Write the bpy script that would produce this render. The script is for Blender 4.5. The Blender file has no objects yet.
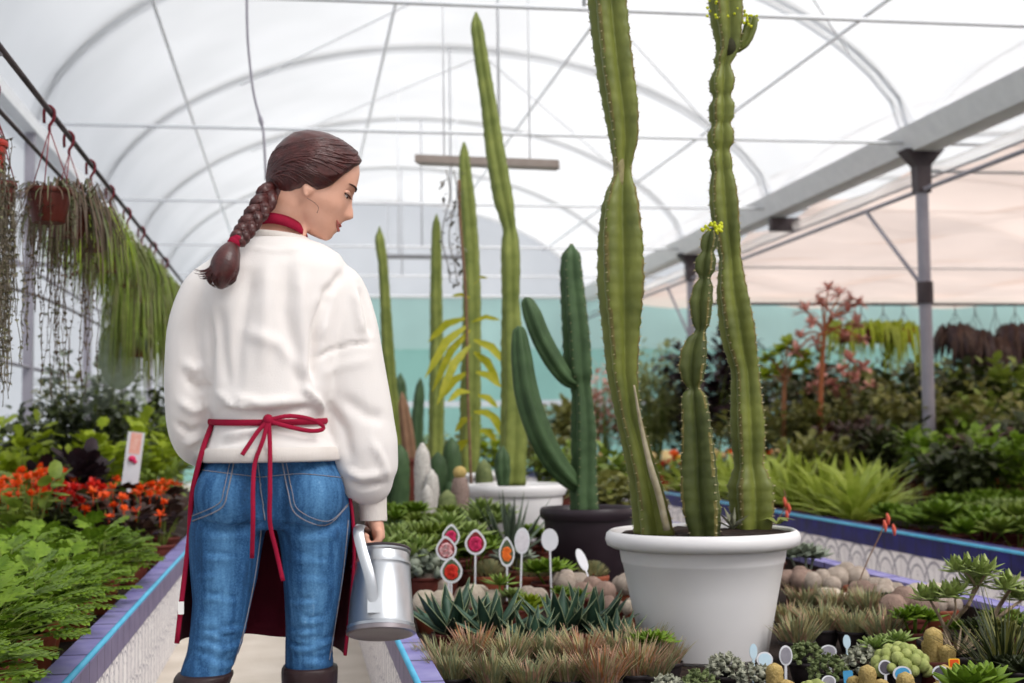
import bpy, bmesh, math, random
import numpy as np
from mathutils import Vector, Matrix, Quaternion
from mathutils.bvhtree import BVHTree
random.seed(7)
SC = bpy.context.scene
COL = SC.collection
PI = math.pi

# ------------------------------------------------------------ camera, sky, sun, exposure
CAM_Z, FPX, W_PX, H_PX = 1.02, 1350.0, 1024, 683
YAW, PITCH, ROLL = math.radians(9.074), math.radians(3.641), .012
cam_d = bpy.data.cameras.new('camera')
cam = bpy.data.objects.new('camera', cam_d); COL.objects.link(cam)
cam.location = (0, 0, CAM_Z)
cam.rotation_euler = (Matrix.Rotation(-YAW, 3, 'Z') @ Matrix.Rotation(PI / 2 + PITCH, 3, 'X') @ Matrix.Rotation(-ROLL, 3, 'Z')).to_euler()
cam_d.sensor_width = 36.0
cam_d.lens = FPX / W_PX * 36.0
cam_d.clip_end = 200
cam_d.dof.use_dof = True
cam_d.dof.focus_distance = 3.25
cam_d.dof.aperture_fstop = 3.6
SC.camera = cam

world = bpy.data.worlds.new('overcast_sky'); SC.world = world; world.use_nodes = True
wn = world.node_tree.nodes; wl = world.node_tree.links
bg = wn['Background']
tc = wn.new('ShaderNodeTexCoord'); sx = wn.new('ShaderNodeSeparateXYZ'); rp = wn.new('ShaderNodeValToRGB')
wl.new(tc.outputs['Generated'], sx.inputs[0]); wl.new(sx.outputs['Z'], rp.inputs[0])
rp.color_ramp.elements[0].position = 0.0; rp.color_ramp.elements[0].color = (.80, .84, .90, 1)
rp.color_ramp.elements[1].position = 0.9; rp.color_ramp.elements[1].color = (1.0, 1.0, 1.0, 1)
wl.new(rp.outputs[0], bg.inputs[0]); bg.inputs[1].default_value = 1.0

sun_d = bpy.data.lights.new('sun', 'SUN'); sun = bpy.data.objects.new('sun', sun_d); COL.objects.link(sun)
sun_d.energy = 6.0; sun_d.angle = math.radians(28); sun_d.color = (1.0, .96, .915)
sun.rotation_euler = Vector((-.52, .62, -.86)).to_track_quat('-Z', 'Y').to_euler()   # from behind and to the right, high

vs = SC.view_settings
vs.view_transform = 'Standard'; vs.look = 'None'; vs.gamma = 1.0; vs.use_curve_mapping = False
vs.exposure = -0.30
SC.cycles.use_denoising = True
SC.cycles.max_bounces = 10; SC.cycles.diffuse_bounces = 4; SC.cycles.transparent_max_bounces = 12
SC.cycles.sample_clamp_indirect = 6.0

# ------------------------------------------------------------ pixel -> world helper (design time measuring)
_R = cam.rotation_euler.to_matrix()
def ray(px, py):
    return _R @ Vector(((px - W_PX / 2) / FPX, -(py - H_PX / 2) / FPX, -1.0))
def P(px, py, X=None, Y=None, Z=None):
    d = ray(px, py); o = Vector((0, 0, CAM_Z))
    if Y is not None: t = Y / d.y
    elif Z is not None: t = (Z - CAM_Z) / d.z
    else: t = X / d.x
    return o + d * t

# ------------------------------------------------------------ materials
def lin(c):
    if isinstance(c, str):
        c = c.lstrip('#'); c = [int(c[i:i + 2], 16) for i in (0, 2, 4)]
    o = []
    for v in c[:3]:
        v /= 255.0
        o.append(v / 12.92 if v <= .04045 else ((v + .055) / 1.055) ** 2.4)
    return o
def rgba(c): return (*lin(c), 1.0)
_M = {}
def M(name, c1, c2=None, rough=.6, scale=12., var=.5, bump=0., bscale=None, metal=0., trans=0., rnd=0., spec=.28, sheen=0., coat=0., stretch=None, detail=3.):
    """A two-tone noise material: c1 <-> c2 mixed by noise; rnd = brightness change from object to object; trans = leaf translucency."""
    if name in _M: return _M[name]
    m = bpy.data.materials.new(name); m.use_nodes = True; _M[name] = m
    n = m.node_tree.nodes; l = m.node_tree.links
    b = n['Principled BSDF']; out = n['Material Output']
    b.inputs['Roughness'].default_value = rough; b.inputs['Metallic'].default_value = metal
    b.inputs['Specular IOR Level'].default_value = spec
    if sheen: b.inputs['Sheen Weight'].default_value = sheen
    if coat: b.inputs['Coat Weight'].default_value = coat
    tcn = n.new('ShaderNodeTexCoord'); vec = tcn.outputs['Object']
    if stretch:
        mp = n.new('ShaderNodeMapping'); mp.inputs['Scale'].default_value = stretch
        l.new(vec, mp.inputs[0]); vec = mp.outputs[0]
    nz = n.new('ShaderNodeTexNoise'); nz.inputs['Scale'].default_value = scale; nz.inputs['Detail'].default_value = detail
    l.new(vec, nz.inputs['Vector'])
    rp = n.new('ShaderNodeValToRGB')
    rp.color_ramp.elements[0].position = .5 - .5 * (1 - var) * .5 - .12; rp.color_ramp.elements[1].position = .5 + .5 * (1 - var) * .5 + .12
    rp.color_ramp.elements[0].color = rgba(c1); rp.color_ramp.elements[1].color = rgba(c2 or c1)
    l.new(nz.outputs['Fac'], rp.inputs[0])
    col = rp.outputs[0]
    if rnd:
        oi = n.new('ShaderNodeObjectInfo'); mr = n.new('ShaderNodeMapRange')
        mr.inputs['To Min'].default_value = 1 - rnd; mr.inputs['To Max'].default_value = 1 + rnd
        l.new(oi.outputs['Random'], mr.inputs['Value'])
        hs = n.new('ShaderNodeHueSaturation'); l.new(mr.outputs[0], hs.inputs['Value']); l.new(col, hs.inputs['Color']); col = hs.outputs[0]
    l.new(col, b.inputs['Base Color'])
    if bump:
        nb = n.new('ShaderNodeTexNoise'); nb.inputs['Scale'].default_value = bscale or scale * 3; nb.inputs['Detail'].default_value = 4
        l.new(vec, nb.inputs['Vector'])
        bp = n.new('ShaderNodeBump'); bp.inputs['Strength'].default_value = bump; bp.inputs['Distance'].default_value = .01
        l.new(nb.outputs['Fac'], bp.inputs['Height']); l.new(bp.outputs[0], b.inputs['Normal'])
    if trans:
        tr = n.new('ShaderNodeBsdfTranslucent'); l.new(col, tr.inputs[0])
        mx = n.new('ShaderNodeMixShader'); mx.inputs[0].default_value = trans
        l.new(b.outputs[0], mx.inputs[1]); l.new(tr.outputs[0], mx.inputs[2]); l.new(mx.outputs[0], out.inputs['Surface'])
    return m
def film_mat(name, c, clear, trans, rough=.5):
    """greenhouse film or net: part clear, part milky"""
    m = bpy.data.materials.new(name); m.use_nodes = True; n = m.node_tree.nodes; l = m.node_tree.links
    n.remove(n['Principled BSDF']); out = n['Material Output']
    tp = n.new('ShaderNodeBsdfTransparent'); tl = n.new('ShaderNodeBsdfTranslucent'); df = n.new('ShaderNodeBsdfDiffuse')
    tcn = n.new('ShaderNodeTexCoord'); nz = n.new('ShaderNodeTexNoise'); nz.inputs['Scale'].default_value = .7; nz.inputs['Detail'].default_value = 2
    l.new(tcn.outputs['Object'], nz.inputs['Vector'])
    rp = n.new('ShaderNodeValToRGB'); a = lin(c)
    rp.color_ramp.elements[0].color = (*[v * .90 for v in a], 1); rp.color_ramp.elements[1].color = (*a, 1)
    rp.color_ramp.elements[0].position = .35; rp.color_ramp.elements[1].position = .65
    l.new(nz.outputs['Fac'], rp.inputs[0])
    for x in (tp, tl, df): l.new(rp.outputs[0], x.inputs[0])
    m1 = n.new('ShaderNodeMixShader'); m1.inputs[0].default_value = trans
    l.new(df.outputs[0], m1.inputs[1]); l.new(tl.outputs[0], m1.inputs[2])
    m2 = n.new('ShaderNodeMixShader'); m2.inputs[0].default_value = clear
    l.new(m1.outputs[0], m2.inputs[1]); l.new(tp.outputs[0], m2.inputs[2]); l.new(m2.outputs[0], out.inputs['Surface'])
    _M[name] = m
    return m

# ------------------------------------------------------------ mesh builder
class MB:
    def __init__(s): s.v = []; s.f = []; s.m = []
    def add(s, vs, fs, mi=0):
        o = len(s.v); s.v.extend([tuple(v) for v in vs]); s.f.extend([tuple(i + o for i in f) for f in fs]); s.m.extend([mi] * len(fs)); return s
    def box(s, c, d, mi=0, rot=None):
        hx, hy, hz = d[0] / 2, d[1] / 2, d[2] / 2
        vs = [Vector((x * hx, y * hy, z * hz)) for x in (-1, 1) for y in (-1, 1) for z in (-1, 1)]
        if rot is not None: vs = [rot @ v for v in vs]
        c = Vector(c)
        return s.add([v + c for v in vs], [(0, 1, 3, 2), (4, 6, 7, 5), (0, 4, 5, 1), (2, 3, 7, 6), (0, 2, 6, 4), (1, 5, 7, 3)], mi)
    def loft(s, rings, mi=0, cap=True, closed=True):
        n = len(rings[0]); vs = [p for r in rings for p in r]; fs = []
        for i in range(len(rings) - 1):
            for j in range(n if closed else n - 1):
                a = i * n + j; b = i * n + (j + 1) % n
                fs.append((a, b, b + n, a + n))
        if cap: fs.append(tuple(range(n - 1, -1, -1))); fs.append(tuple(range((len(rings) - 1) * n, len(rings) * n)))
        return s.add(vs, fs, mi)
    def tube(s, path, r, n=8, mi=0, cap=True, flat=1.0, up=None):
        path = [Vector(p) for p in path]
        if not hasattr(r, '__len__'): r = [r] * len(path)
        rings = []; prev = None
        for i, p in enumerate(path):
            t = (path[min(i + 1, len(path) - 1)] - path[max(i - 1, 0)])
            t = t.normalized() if t.length > 1e-9 else Vector((0, 0, 1))
            if prev is None:
                u = Vector(up) if up is not None else (Vector((0, 0, 1)) if abs(t.z) < .9 else Vector((1, 0, 0)))
            else: u = prev
            u = (u - t * u.dot(t)).normalized(); prev = u; w = t.cross(u)
            rings.append([p + (w * math.cos(a) + u * math.sin(a) * flat) * r[i] for a in [2 * PI * k / n for k in range(n)]])
        return s.loft(rings, mi, cap)
    def lathe(s, prof, n=32, c=(0, 0, 0), mi=0, cap=True, sy=1.0):
        rings = [[(c[0] + r * math.cos(2 * PI * k / n), c[1] + sy * r * math.sin(2 * PI * k / n), c[2] + z) for k in range(n)] for r, z in prof]
        return s.loft(rings, mi, cap)
    def ball(s, c, r, n=12, m=8, mi=0, ribs=0, rd=.06, sz=1.0, M3=None):
        rings = []
        for i in range(m + 1):
            th = -PI / 2 + PI * i / m
            rr = max(math.cos(th), .02)
            ring = []
            for k in range(n):
                a = 2 * PI * k / n
                q = 1 + (rd * math.cos(ribs * a) if ribs else 0)
                p = Vector((r * rr * q * math.cos(a), r * rr * q * math.sin(a), r * sz * math.sin(th)))
                if M3 is not None: p = M3 @ p
                ring.append(p + Vector(c))
            rings.append(ring)
        return s.loft(rings, mi, True)
    def blade(s, path, ws, side, fold=.15, mi=0, thick=0.):
        """a leaf: spine path, half widths, sideways direction, V fold"""
        vs = []; fs = []
        path = [Vector(p) for p in path]; side = Vector(side).normalized()
        for i, p in enumerate(path):
            t = (path[min(i + 1, len(path) - 1)] - path[max(i - 1, 0)]).normalized()
            sd = (side - t * side.dot(t)); sd = sd.normalized() if sd.length > 1e-6 else side
            nn = sd.cross(t)
            w = ws[i]
            if thick:
                vs += [p - sd * w + nn * w * fold, p - nn * thick * w, p + sd * w + nn * w * fold, p + nn * thick * w * .3]
            else: vs += [p - sd * w + nn * w * fold, p, p + sd * w + nn * w * fold]
        k = 4 if thick else 3
        for i in range(len(path) - 1):
            a = i * k; b = a + k
            if thick:
                for j in range(4): fs.append((a + j, a + (j + 1) % 4, b + (j + 1) % 4, b + j))
            else:
                fs += [(a, a + 1, b + 1, b), (a + 1, a + 2, b + 2, b + 1)]
        return s.add(vs, fs, mi)
    def mesh(s, name, mats, smooth=True):
        me = bpy.data.meshes.new(name); me.from_pydata(s.v, [], s.f); 
        for m in (mats if isinstance(mats, (list, tuple)) else [mats]): me.materials.append(m)
        me.polygons.foreach_set('material_index', s.m); me.polygons.foreach_set('use_smooth', [smooth] * len(s.f))
        me.update(); return me
    def build(s, name, mats, parent=None, smooth=True, loc=None, angle=None):
        me = s.mesh(name, mats, smooth)
        o = bpy.data.objects.new(name, me); COL.objects.link(o)
        if loc is not None: o.location = loc
        if parent is not None: o.parent = parent
        if angle and smooth:
            try: me.set_sharp_from_angle(angle=math.radians(angle))
            except Exception: pass
        return o
def tag(o, label=None, cat=None, group=None, kind=None):
    if label: o['label'] = label
    if cat: o['category'] = cat
    if group: o['group'] = group
    if kind: o['kind'] = kind
    return o
def empty(name, loc, label=None, cat=None, group=None, rz=0.):
    o = bpy.data.objects.new(name, None); COL.objects.link(o); o.location = loc; o.rotation_euler = (0, 0, rz); o.empty_display_size = .05
    return tag(o, label, cat, group)
def struct(o): o['kind'] = 'structure'; return o
def copy_tree(o, parent=None):
    c = o.copy(); COL.objects.link(c)
    if parent is not None: c.parent = parent
    for ch in [x for x in o.children]: copy_tree(ch, c)
    return c
def bez(pts, n=24):
    """Catmull-Rom through points"""
    pts = [Vector(p) for p in pts]; out = []
    q = [pts[0] * 2 - pts[1]] + pts + [pts[-1] * 2 - pts[-2]]
    seg = len(pts) - 1
    for i in range(n + 1):
        u = i / n * seg; k = min(int(u), seg - 1); t = u - k
        a, b, c, d = q[k], q[k + 1], q[k + 2], q[k + 3]
        out.append(.5 * ((2 * b) + (c - a) * t + (2 * a - 5 * b + 4 * c - d) * t * t + (3 * b - a - 3 * c + d) * t ** 3))
    return out
def lerp(a, b, t): return a + (b - a) * t
def interp(x, xs, ys): return float(np.interp(x, xs, ys))
# ------------------------------------------------------------ the greenhouse
XL, XR, ZG, YE = -2.2, 5.75, 3.50, 26.6
XW = XR + 11.2
RISE = 1.95
XM = (XL + XR) / 2
def arch_z(x, dz=0.):
    u = (x - XM) / ((XR - XL) / 2)
    return ZG + RISE * math.sqrt(max(0, 1 - u * u)) ** 1.15 + dz
film = film_mat('roof_film', (250, 251, 253), .50, .75)
net = film_mat('green_net', (200, 232, 224), .22, .80)
net2 = film_mat('green_net_lower', (172, 220, 208), .22, .80)
pink = film_mat('pink_shade', (248, 229, 219), .34, .80)
concrete = M('concrete', '#d9cfc3', '#c4b8aa', rough=.9, scale=4, bump=.15, bscale=60)
soil = M('soil', '#1c1310', '#35271f', rough=1, scale=30, bump=.6, bscale=90)
galv = M('galvanised_tube', '#eef0f3', '#e2e4e8', rough=.55, metal=.0, scale=8)
arch_m = M('roof_tube', '#9da1a6', '#abafb4', rough=.6, scale=8)
steel = M('grey_post', '#8f8c96', '#9d9aa4', rough=.55, scale=6)
darkm = M('dark_steel', '#3c3438', '#544a4c', rough=.6, scale=6)
whitem = M('white_roll', '#f2f0ee', '#e2e0de', rough=.6, scale=6)

b = MB(); b.box((7.4, 10.2, -.05), (19.4, 33, .1)); struct(b.build('floor', concrete, smooth=False))
# roof film of the main span and of the span to the right
def vault(x0, x1, zf, name):
    b = MB(); n = 40
    r0 = [(lerp(x0, x1, i / n), -6, zf(i / n)) for i in range(n + 1)]
    r1 = [(x, YE, z) for x, _, z in r0]
    b.loft([r0, r1], cap=False, closed=False)
    return struct(b.build(name, film))
vault(XL, XR, lambda t: arch_z(lerp(XL, XR, t), .03), 'roof')
vault(XR, XW, lambda t: arch_z(lerp(XL, XR, t), .03), 'roof_right_span')
b = MB(); b.add([(XL, -6, 0), (XL, YE, 0), (XL, YE, ZG + .05), (XL, -6, ZG + .05)], [(0, 1, 2, 3)]); struct(b.build('wall_left', film))
b = MB(); b.add([(XW, -6, 0), (XW, YE, 0), (XW, YE, ZG + .05), (XW, -6, ZG + .05)], [(0, 1, 2, 3)]); struct(b.build('wall_right', film))
b = MB(); vs = [(XL, YE, 0)]
for s in range(2):
    for i in range(25): 
        x = lerp(XL, XR, i / 24); vs.append((x if s == 0 else lerp(XR, XW, i / 24), YE, arch_z(x, .03)))
vs.append((XW, YE, 0)); b.add(vs, [tuple(range(len(vs)))]); struct(b.build('wall_back', film, smooth=False))
b = MB(); vs = [(XL, -6, 0)]
for s in range(2):
    for i in range(25):
        x = lerp(XL, XR, i / 24); vs.append((x if s == 0 else lerp(XR, XW, i / 24), -6, arch_z(x, .03)))
vs.append((XW, -6, 0)); b.add(vs, [tuple(range(len(vs)))]); struct(b.build('wall_front', film, smooth=False))
# green shade net hanging in front of the end wall
t = empty('shade_net', (XM + 3, YE - .12, 0), 'pale green shade net covering the lower part of the far end wall', 'shade net')
def sheet(z0, z1, name, mat, dy=0.):
    b = MB(); n = 200; rows = []
    for j, z in enumerate([z0 + (z1 - z0) * k / 6 for k in range(7)]):
        rows.append([(lerp(XL + .05, XW - .2, i / n) - t.location.x, dy + .025 * math.sin(i * .9 + j * .4) * math.sin(i * .13), z) for i in range(n + 1)])
    b.loft(rows, cap=False, closed=False); return b.build(name, mat, t)
sheet(2.55, 3.60, 'upper_sheet', net); sheet(1.55, 2.57, 'lower_sheet', net2, -.02)
sheet(1.42, 1.56, 'white_hem', film, -.03); sheet(.05, 1.44, 'skirt', net2, -.02)
b = MB(); b.tube([(XL - t.location.x, 0, 3.61), (XW - .2 - t.location.x, 0, 3.61)], .03, 8); b.build('top_rail', galv, t)

ARCH_Y = [.9, 4.5, 8.1, 11.7, 15.5, 19.2, 22.9, 26.4]
k = 0
for y in ARCH_Y:
    for s in range(2):
        k += 1
        b = MB(); xs = [lerp(XL, XR, .5 - .5 * math.cos(PI * i / 40)) for i in range(41)]
        b.tube([(x if s == 0 else lerp(XR, XW, (x - XL) / (XR - XL)), y, arch_z(x, .075)) for x in xs], .032, 8)
        b.tube([(x if s == 0 else lerp(XR, XW, (x - XL) / (XR - XL)), y + .16, arch_z(x, .07)) for x in xs], .024, 8)
        struct(b.build('trim_%d' % k, arch_m))
        b = MB(); b.tube([(XL if s == 0 else XR, y, ZG + .12), (XR if s == 0 else XW, y, ZG + .12)], .016, 8)          # tie bar
        x0, z1 = (XM if s == 0 else (XR + XW) / 2), ZG + .12
        for dx in (-1.25, 1.25):
            b.tube([(x0, y, arch_z(XM)), (x0, y, z1)], .012, 6)
        k += 1; struct(b.build('trim_%d' % k, galv))
# purlins and wire braces
for x in (-1.2, 1.0, 3.1, 4.9):
    k += 1; b = MB(); b.tube([(x, -6, arch_z(x, -.06)), (x, YE, arch_z(x, -.06))], .018, 6); struct(b.build('trim_%d' % k, galv))
for (ya, yb) in ((8.1, 11.7), (11.7, 15.5), (15.5, 19.2)):
    for xa, xb in ((XM - 2.4, XM + .4), (XM + 3.3, XM + .4)):
        k += 1; b = MB(); b.tube([(xa, yb, arch_z(xa, -.05)), (xb, ya, arch_z(xb, -.05))], .008, 6); struct(b.build('trim_%d' % k, galv))
# left wall posts, girts
for y in [4.5, 8.1, 11.4, 14.5, 17.5, 20.5, 23.5]:
    k += 1; b = MB(); b.box((XL + .05, y, ZG / 2 + .05), (.075, .075, ZG + .1)); struct(b.build('trim_%d' % k, steel, smooth=False))
for z in (1.55, 2.35):
    k += 1; b = MB(); b.tube([(XL + .06, -6, z), (XL + .06, YE, z)], .016, 6); struct(b.build('trim_%d' % k, steel))
k += 1; b = MB(); b.box((XL - .02, 10, ZG + .02), (.26, 32.4, .10)); struct(b.build('trim_%d' % k, galv, smooth=False))
# gutter between the spans, its rolled white vent film and clamps
g = MB()
prof = [(-.25, .17), (-.12, -.03), (.12, -.03), (.25, .17), (.23, .17), (.11, 0), (-.11, 0), (-.23, .17)]
g.loft([[(XR + x, -6, ZG + .06 + z) for x, z in prof], [(XR + x, YE, ZG + .06 + z) for x, z in prof]])
gutter = struct(g.build('gutter_trim', galv, smooth=False))
b = MB(); 
ys = [-2 + .25 * i for i in range(110)]
b.tube([(XR + .22, y, ZG - .10 + .008 * math.sin(y * 5)) for y in ys], [.06 + .008 * math.sin(y * 7.0) for y in ys], 10)
tag(b.build('vent_roll', film_mat('roll_film', (255, 255, 255), .45, .85)), 'white rolled up vent film running along under the gutter', 'vent roll')
b = MB(); b.tube([(XR + .1, -6, ZG - .20), (XR + .1, YE, ZG - .20)], .010, 6); struct(b.build('gutter_pipe_trim', steel))
b = MB(); b.tube([(XR, -6, 3.18), (XR, YE, 3.18)], .022, 8); struct(b.build('lower_beam', steel))
for y in (4.5, 11.7, 19.2):
    b = MB(); b.lathe([(.058, 0), (.058, 3.2), (.062, 3.2), (.062, 3.3)], 16, (XR, y, 0)); pl = struct(b.build('pillar', steel, angle=40))
    b = MB(); b.loft([[(XR + sx * .065, y + sy * .065, 3.15) for sx, sy in ((-1, -1), (1, -1), (1, 1), (-1, 1))],
                      [(XR + sx * .07, y + sy * .07, 3.40) for sx, sy in ((-1, -1), (1, -1), (1, 1), (-1, 1))],
                      [(XR + sx * .19, y + sy * .10, ZG + .05) for sx, sy in ((-1, -1), (1, -1), (1, 1), (-1, 1))]]); b.build('bracket', darkm, pl, smooth=False)
    b = MB(); b.lathe([(.075, 2.12), (.075, 2.32)], 16, (XR, y, 0)); b.build('collar', darkm, pl, angle=40)
    for sg in (-1,):
        b = MB(); b.tube([(XR, y, 2.25), (XR, y - 1.25 * sg, 3.18)], .02, 8); b.build('brace', steel, pl)
for y in (8.1, 15.5, 22.9):
    b = MB(); b.box((XR + .08, y, ZG - .07), (.36, .10, .16)); struct(b.build('clamp_trim', darkm, smooth=False))
# pink shade cloth drawn under the right span
b = MB(); nx, ny = 40, 120; rows = []
for j in range(ny + 1):
    y = lerp(-4, YE - .3, j / ny); row = []
    for i in range(nx + 1):
        x = lerp(XR + .32, XW - .15, i / nx)
        row.append((x, y, 3.56 + .10 * math.sin(x * 2.2 + .5) * math.sin(y * .5) - .16 * abs(math.sin(y * 1.26)) * .8))
    rows.append(row)
b.loft(rows, cap=False, closed=False)
tag(b.build('shade_cloth', pink), 'pale pink shade cloth sagging under the roof of the right-hand span', 'shade cloth')
for y in (11.7, 19.2):
    k += 1; b = MB(); b.tube([(XR, y, 3.36), (XW, y, 3.36)], .018, 6); struct(b.build('trim_%d' % k, galv))
# more posts at the far right and the dark frames of the benches there
for y in (11.7, 19.2):
    k += 1; b = MB(); b.box((XW - .2, y, 1.75), (.12, .12, 3.5)); struct(b.build('trim_%d' % k, darkm, smooth=False))

# ------------------------------------------------------------ tiled planting beds
def tile_mat(name, base, grout, sx, sy, kind='plain', c2=None):
    m = bpy.data.materials.new(name); m.use_nodes = True; n = m.node_tree.nodes; l = m.node_tree.links
    b = n['Principled BSDF']; b.inputs['Roughness'].default_value = .5; b.inputs['Specular IOR Level'].default_value = .18
    tcn = n.new('ShaderNodeTexCoord'); sp = n.new('ShaderNodeSeparateXYZ'); l.new(tcn.outputs['Object'], sp.inputs[0])
    def mth(op, a, bb=None, cc=None):
        q = n.new('ShaderNodeMath'); q.operation = op
        for i, v in enumerate((a, bb, cc)):
            if v is None: continue
            if isinstance(v, (int, float)): q.inputs[i].default_value = v
            else: l.new(v, q.inputs[i])
        return q.outputs[0]
    u = mth('FRACT', mth('DIVIDE', sp.outputs['Y'], sx)); v = mth('FRACT', mth('DIVIDE', sp.outputs['Z'], sy))
    eu = mth('MINIMUM', u, mth('SUBTRACT', 1, u)); edge = mth('LESS_THAN', eu, .012 if kind == 'arch' else .03)
    nz = n.new('ShaderNodeTexNoise'); nz.inputs['Scale'].default_value = 9; l.new(tcn.outputs['Object'], nz.inputs['Vector'])
    rp = n.new('ShaderNodeValToRGB'); rp.color_ramp.elements[0].color = rgba(base); rp.color_ramp.elements[1].color = rgba(c2 or base)
    rp.color_ramp.elements[0].position = .38; rp.color_ramp.elements[1].position = .62; l.new(nz.outputs['Fac'], rp.inputs[0])
    mix = n.new('ShaderNodeMix'); mix.data_type = 'RGBA'; l.new(edge, mix.inputs['Factor']); l.new(rp.outputs[0], mix.inputs[6]); mix.inputs[7].default_value = rgba(grout)
    col = mix.outputs[2]
    if kind == 'arch':   # moorish interlaced arches with a small flower, drawn in pale grey lines
        du = mth('SUBTRACT', u, .5); vz = mth('MULTIPLY', mth('SUBTRACT', v, .42), sy / sx * .8)
        r = mth('SQRT', mth('ADD', mth('MULTIPLY', du, du), mth('MULTIPLY', vz, vz)))
        ring = mth('LESS_THAN', mth('ABSOLUTE', mth('SUBTRACT', r, .35)), .022)
        ring2 = mth('LESS_THAN', mth('ABSOLUTE', mth('SUBTRACT', r, .24)), .014)
        eu2 = mth('SQRT', mth('ADD', mth('MULTIPLY', eu, eu), mth('MULTIPLY', vz, vz)))
        ring3 = mth('LESS_THAN', mth('ABSOLUTE', mth('SUBTRACT', eu2, .30)), .018)
        vr = n.new('ShaderNodeTexVoronoi'); vr.inputs['Scale'].default_value = 34; l.new(tcn.outputs['Object'], vr.inputs['Vector'])
        dots = mth('MULTIPLY', mth('LESS_THAN', vr.outputs['Distance'], .28), mth('LESS_THAN', r, .20))
        dots2 = mth('MULTIPLY', mth('LESS_THAN', vr.outputs['Distance'], .2), mth('GREATER_THAN', r, .45))
        tot = mth('MINIMUM', 1, mth('ADD', mth('ADD', mth('ADD', ring, ring2), mth('ADD', ring3, mth('MULTIPLY', dots, .7))), mth('MULTIPLY', dots2, .7)))
        mx = n.new('ShaderNodeMix'); mx.data_type = 'RGBA'; l.new(tot, mx.inputs['Factor']); l.new(col, mx.inputs[6]); mx.inputs[7].default_value = rgba('#9d9aa6'); col = mx.outputs[2]
    l.new(col, b.inputs['Base Color']); return m
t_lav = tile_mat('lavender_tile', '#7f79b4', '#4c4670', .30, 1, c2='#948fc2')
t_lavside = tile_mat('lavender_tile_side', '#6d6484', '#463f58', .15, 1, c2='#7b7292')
t_blue = tile_mat('cobalt_tile', '#0c0e4c', '#090a30', .20, 1, c2='#14176a')
t_cyan = M('cyan_edge', '#4aa7d0', '#63b9dc', rough=.35, scale=10)
t_arch = tile_mat('arch_tile', '#e9e5e6', '#c9c4c8', .22, .155, 'arch', '#f1eeee')
t_arch_big = tile_mat('arch_tile_large', '#e6e2e6', '#c9c4c8', .40, .295, 'arch', '#efecee')
ZC = .41
def bed_wall(name, x_out, x_in, y0, y1, cap_m, side_m, face_m, band, edge_x):
    """a low tiled wall: capping tiles, bull-nose edge, side band, tiled face. x_out faces the aisle"""
    xm = (x_out + x_in) / 2; w = abs(x_in - x_out); sg = 1 if x_out < x_in else -1
    f = MB(); f.box((xm, (y0 + y1) / 2, (ZC - band) / 2), (w - .01, y1 - y0, ZC - band)); o = struct(f.build(name, face_m, smooth=False))
    c = MB(); c.box((xm, (y0 + y1) / 2, ZC - .012), (w, y1 - y0, .024)); c.build('cap', cap_m, o, smooth=False)
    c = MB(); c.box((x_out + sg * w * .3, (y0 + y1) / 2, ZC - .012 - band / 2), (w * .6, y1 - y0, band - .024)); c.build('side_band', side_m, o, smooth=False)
    c = MB(); c.box((x_in - sg * w * .19, (y0 + y1) / 2, ZC - .024 - band / 2), (w * .4, y1 - y0, band)); c.build('inner_face', soil, o, smooth=False)
    c = MB(); c.tube([(x_out - sg * .0, y0, ZC - .006), (x_out, y1, ZC - .006)], .0085, 8); c.build('edge_strip', edge_x, o)
    return o
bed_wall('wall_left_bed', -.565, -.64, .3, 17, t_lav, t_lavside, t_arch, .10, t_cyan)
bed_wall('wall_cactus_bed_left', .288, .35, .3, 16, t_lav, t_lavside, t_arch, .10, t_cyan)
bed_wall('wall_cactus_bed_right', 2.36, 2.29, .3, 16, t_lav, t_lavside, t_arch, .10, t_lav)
bed_wall('wall_right_bed', 3.34, 3.43, .3, 22, t_blue, t_blue, t_arch_big, .115, t_cyan)
ZB = .30
for nm, x0, x1, y0, y1 in (('ground_left_bed', XL + .12, -.64, .3, 17), ('ground_cactus_bed', .35, 2.29, .3, 16), ('ground_right_bed', 3.43, 13.6, .3, 22)):
    b = MB(); b.box(((x0 + x1) / 2, (y0 + y1) / 2, ZB - .06), (x1 - x0, y1 - y0, .12)); struct(b.build(nm, soil, smooth=False))
b = MB(); b.box((1.32, 16.04, ZC / 2), (2.08, .08, ZC)); struct(b.build('wall_cactus_bed_end', t_arch, smooth=False))
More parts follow.
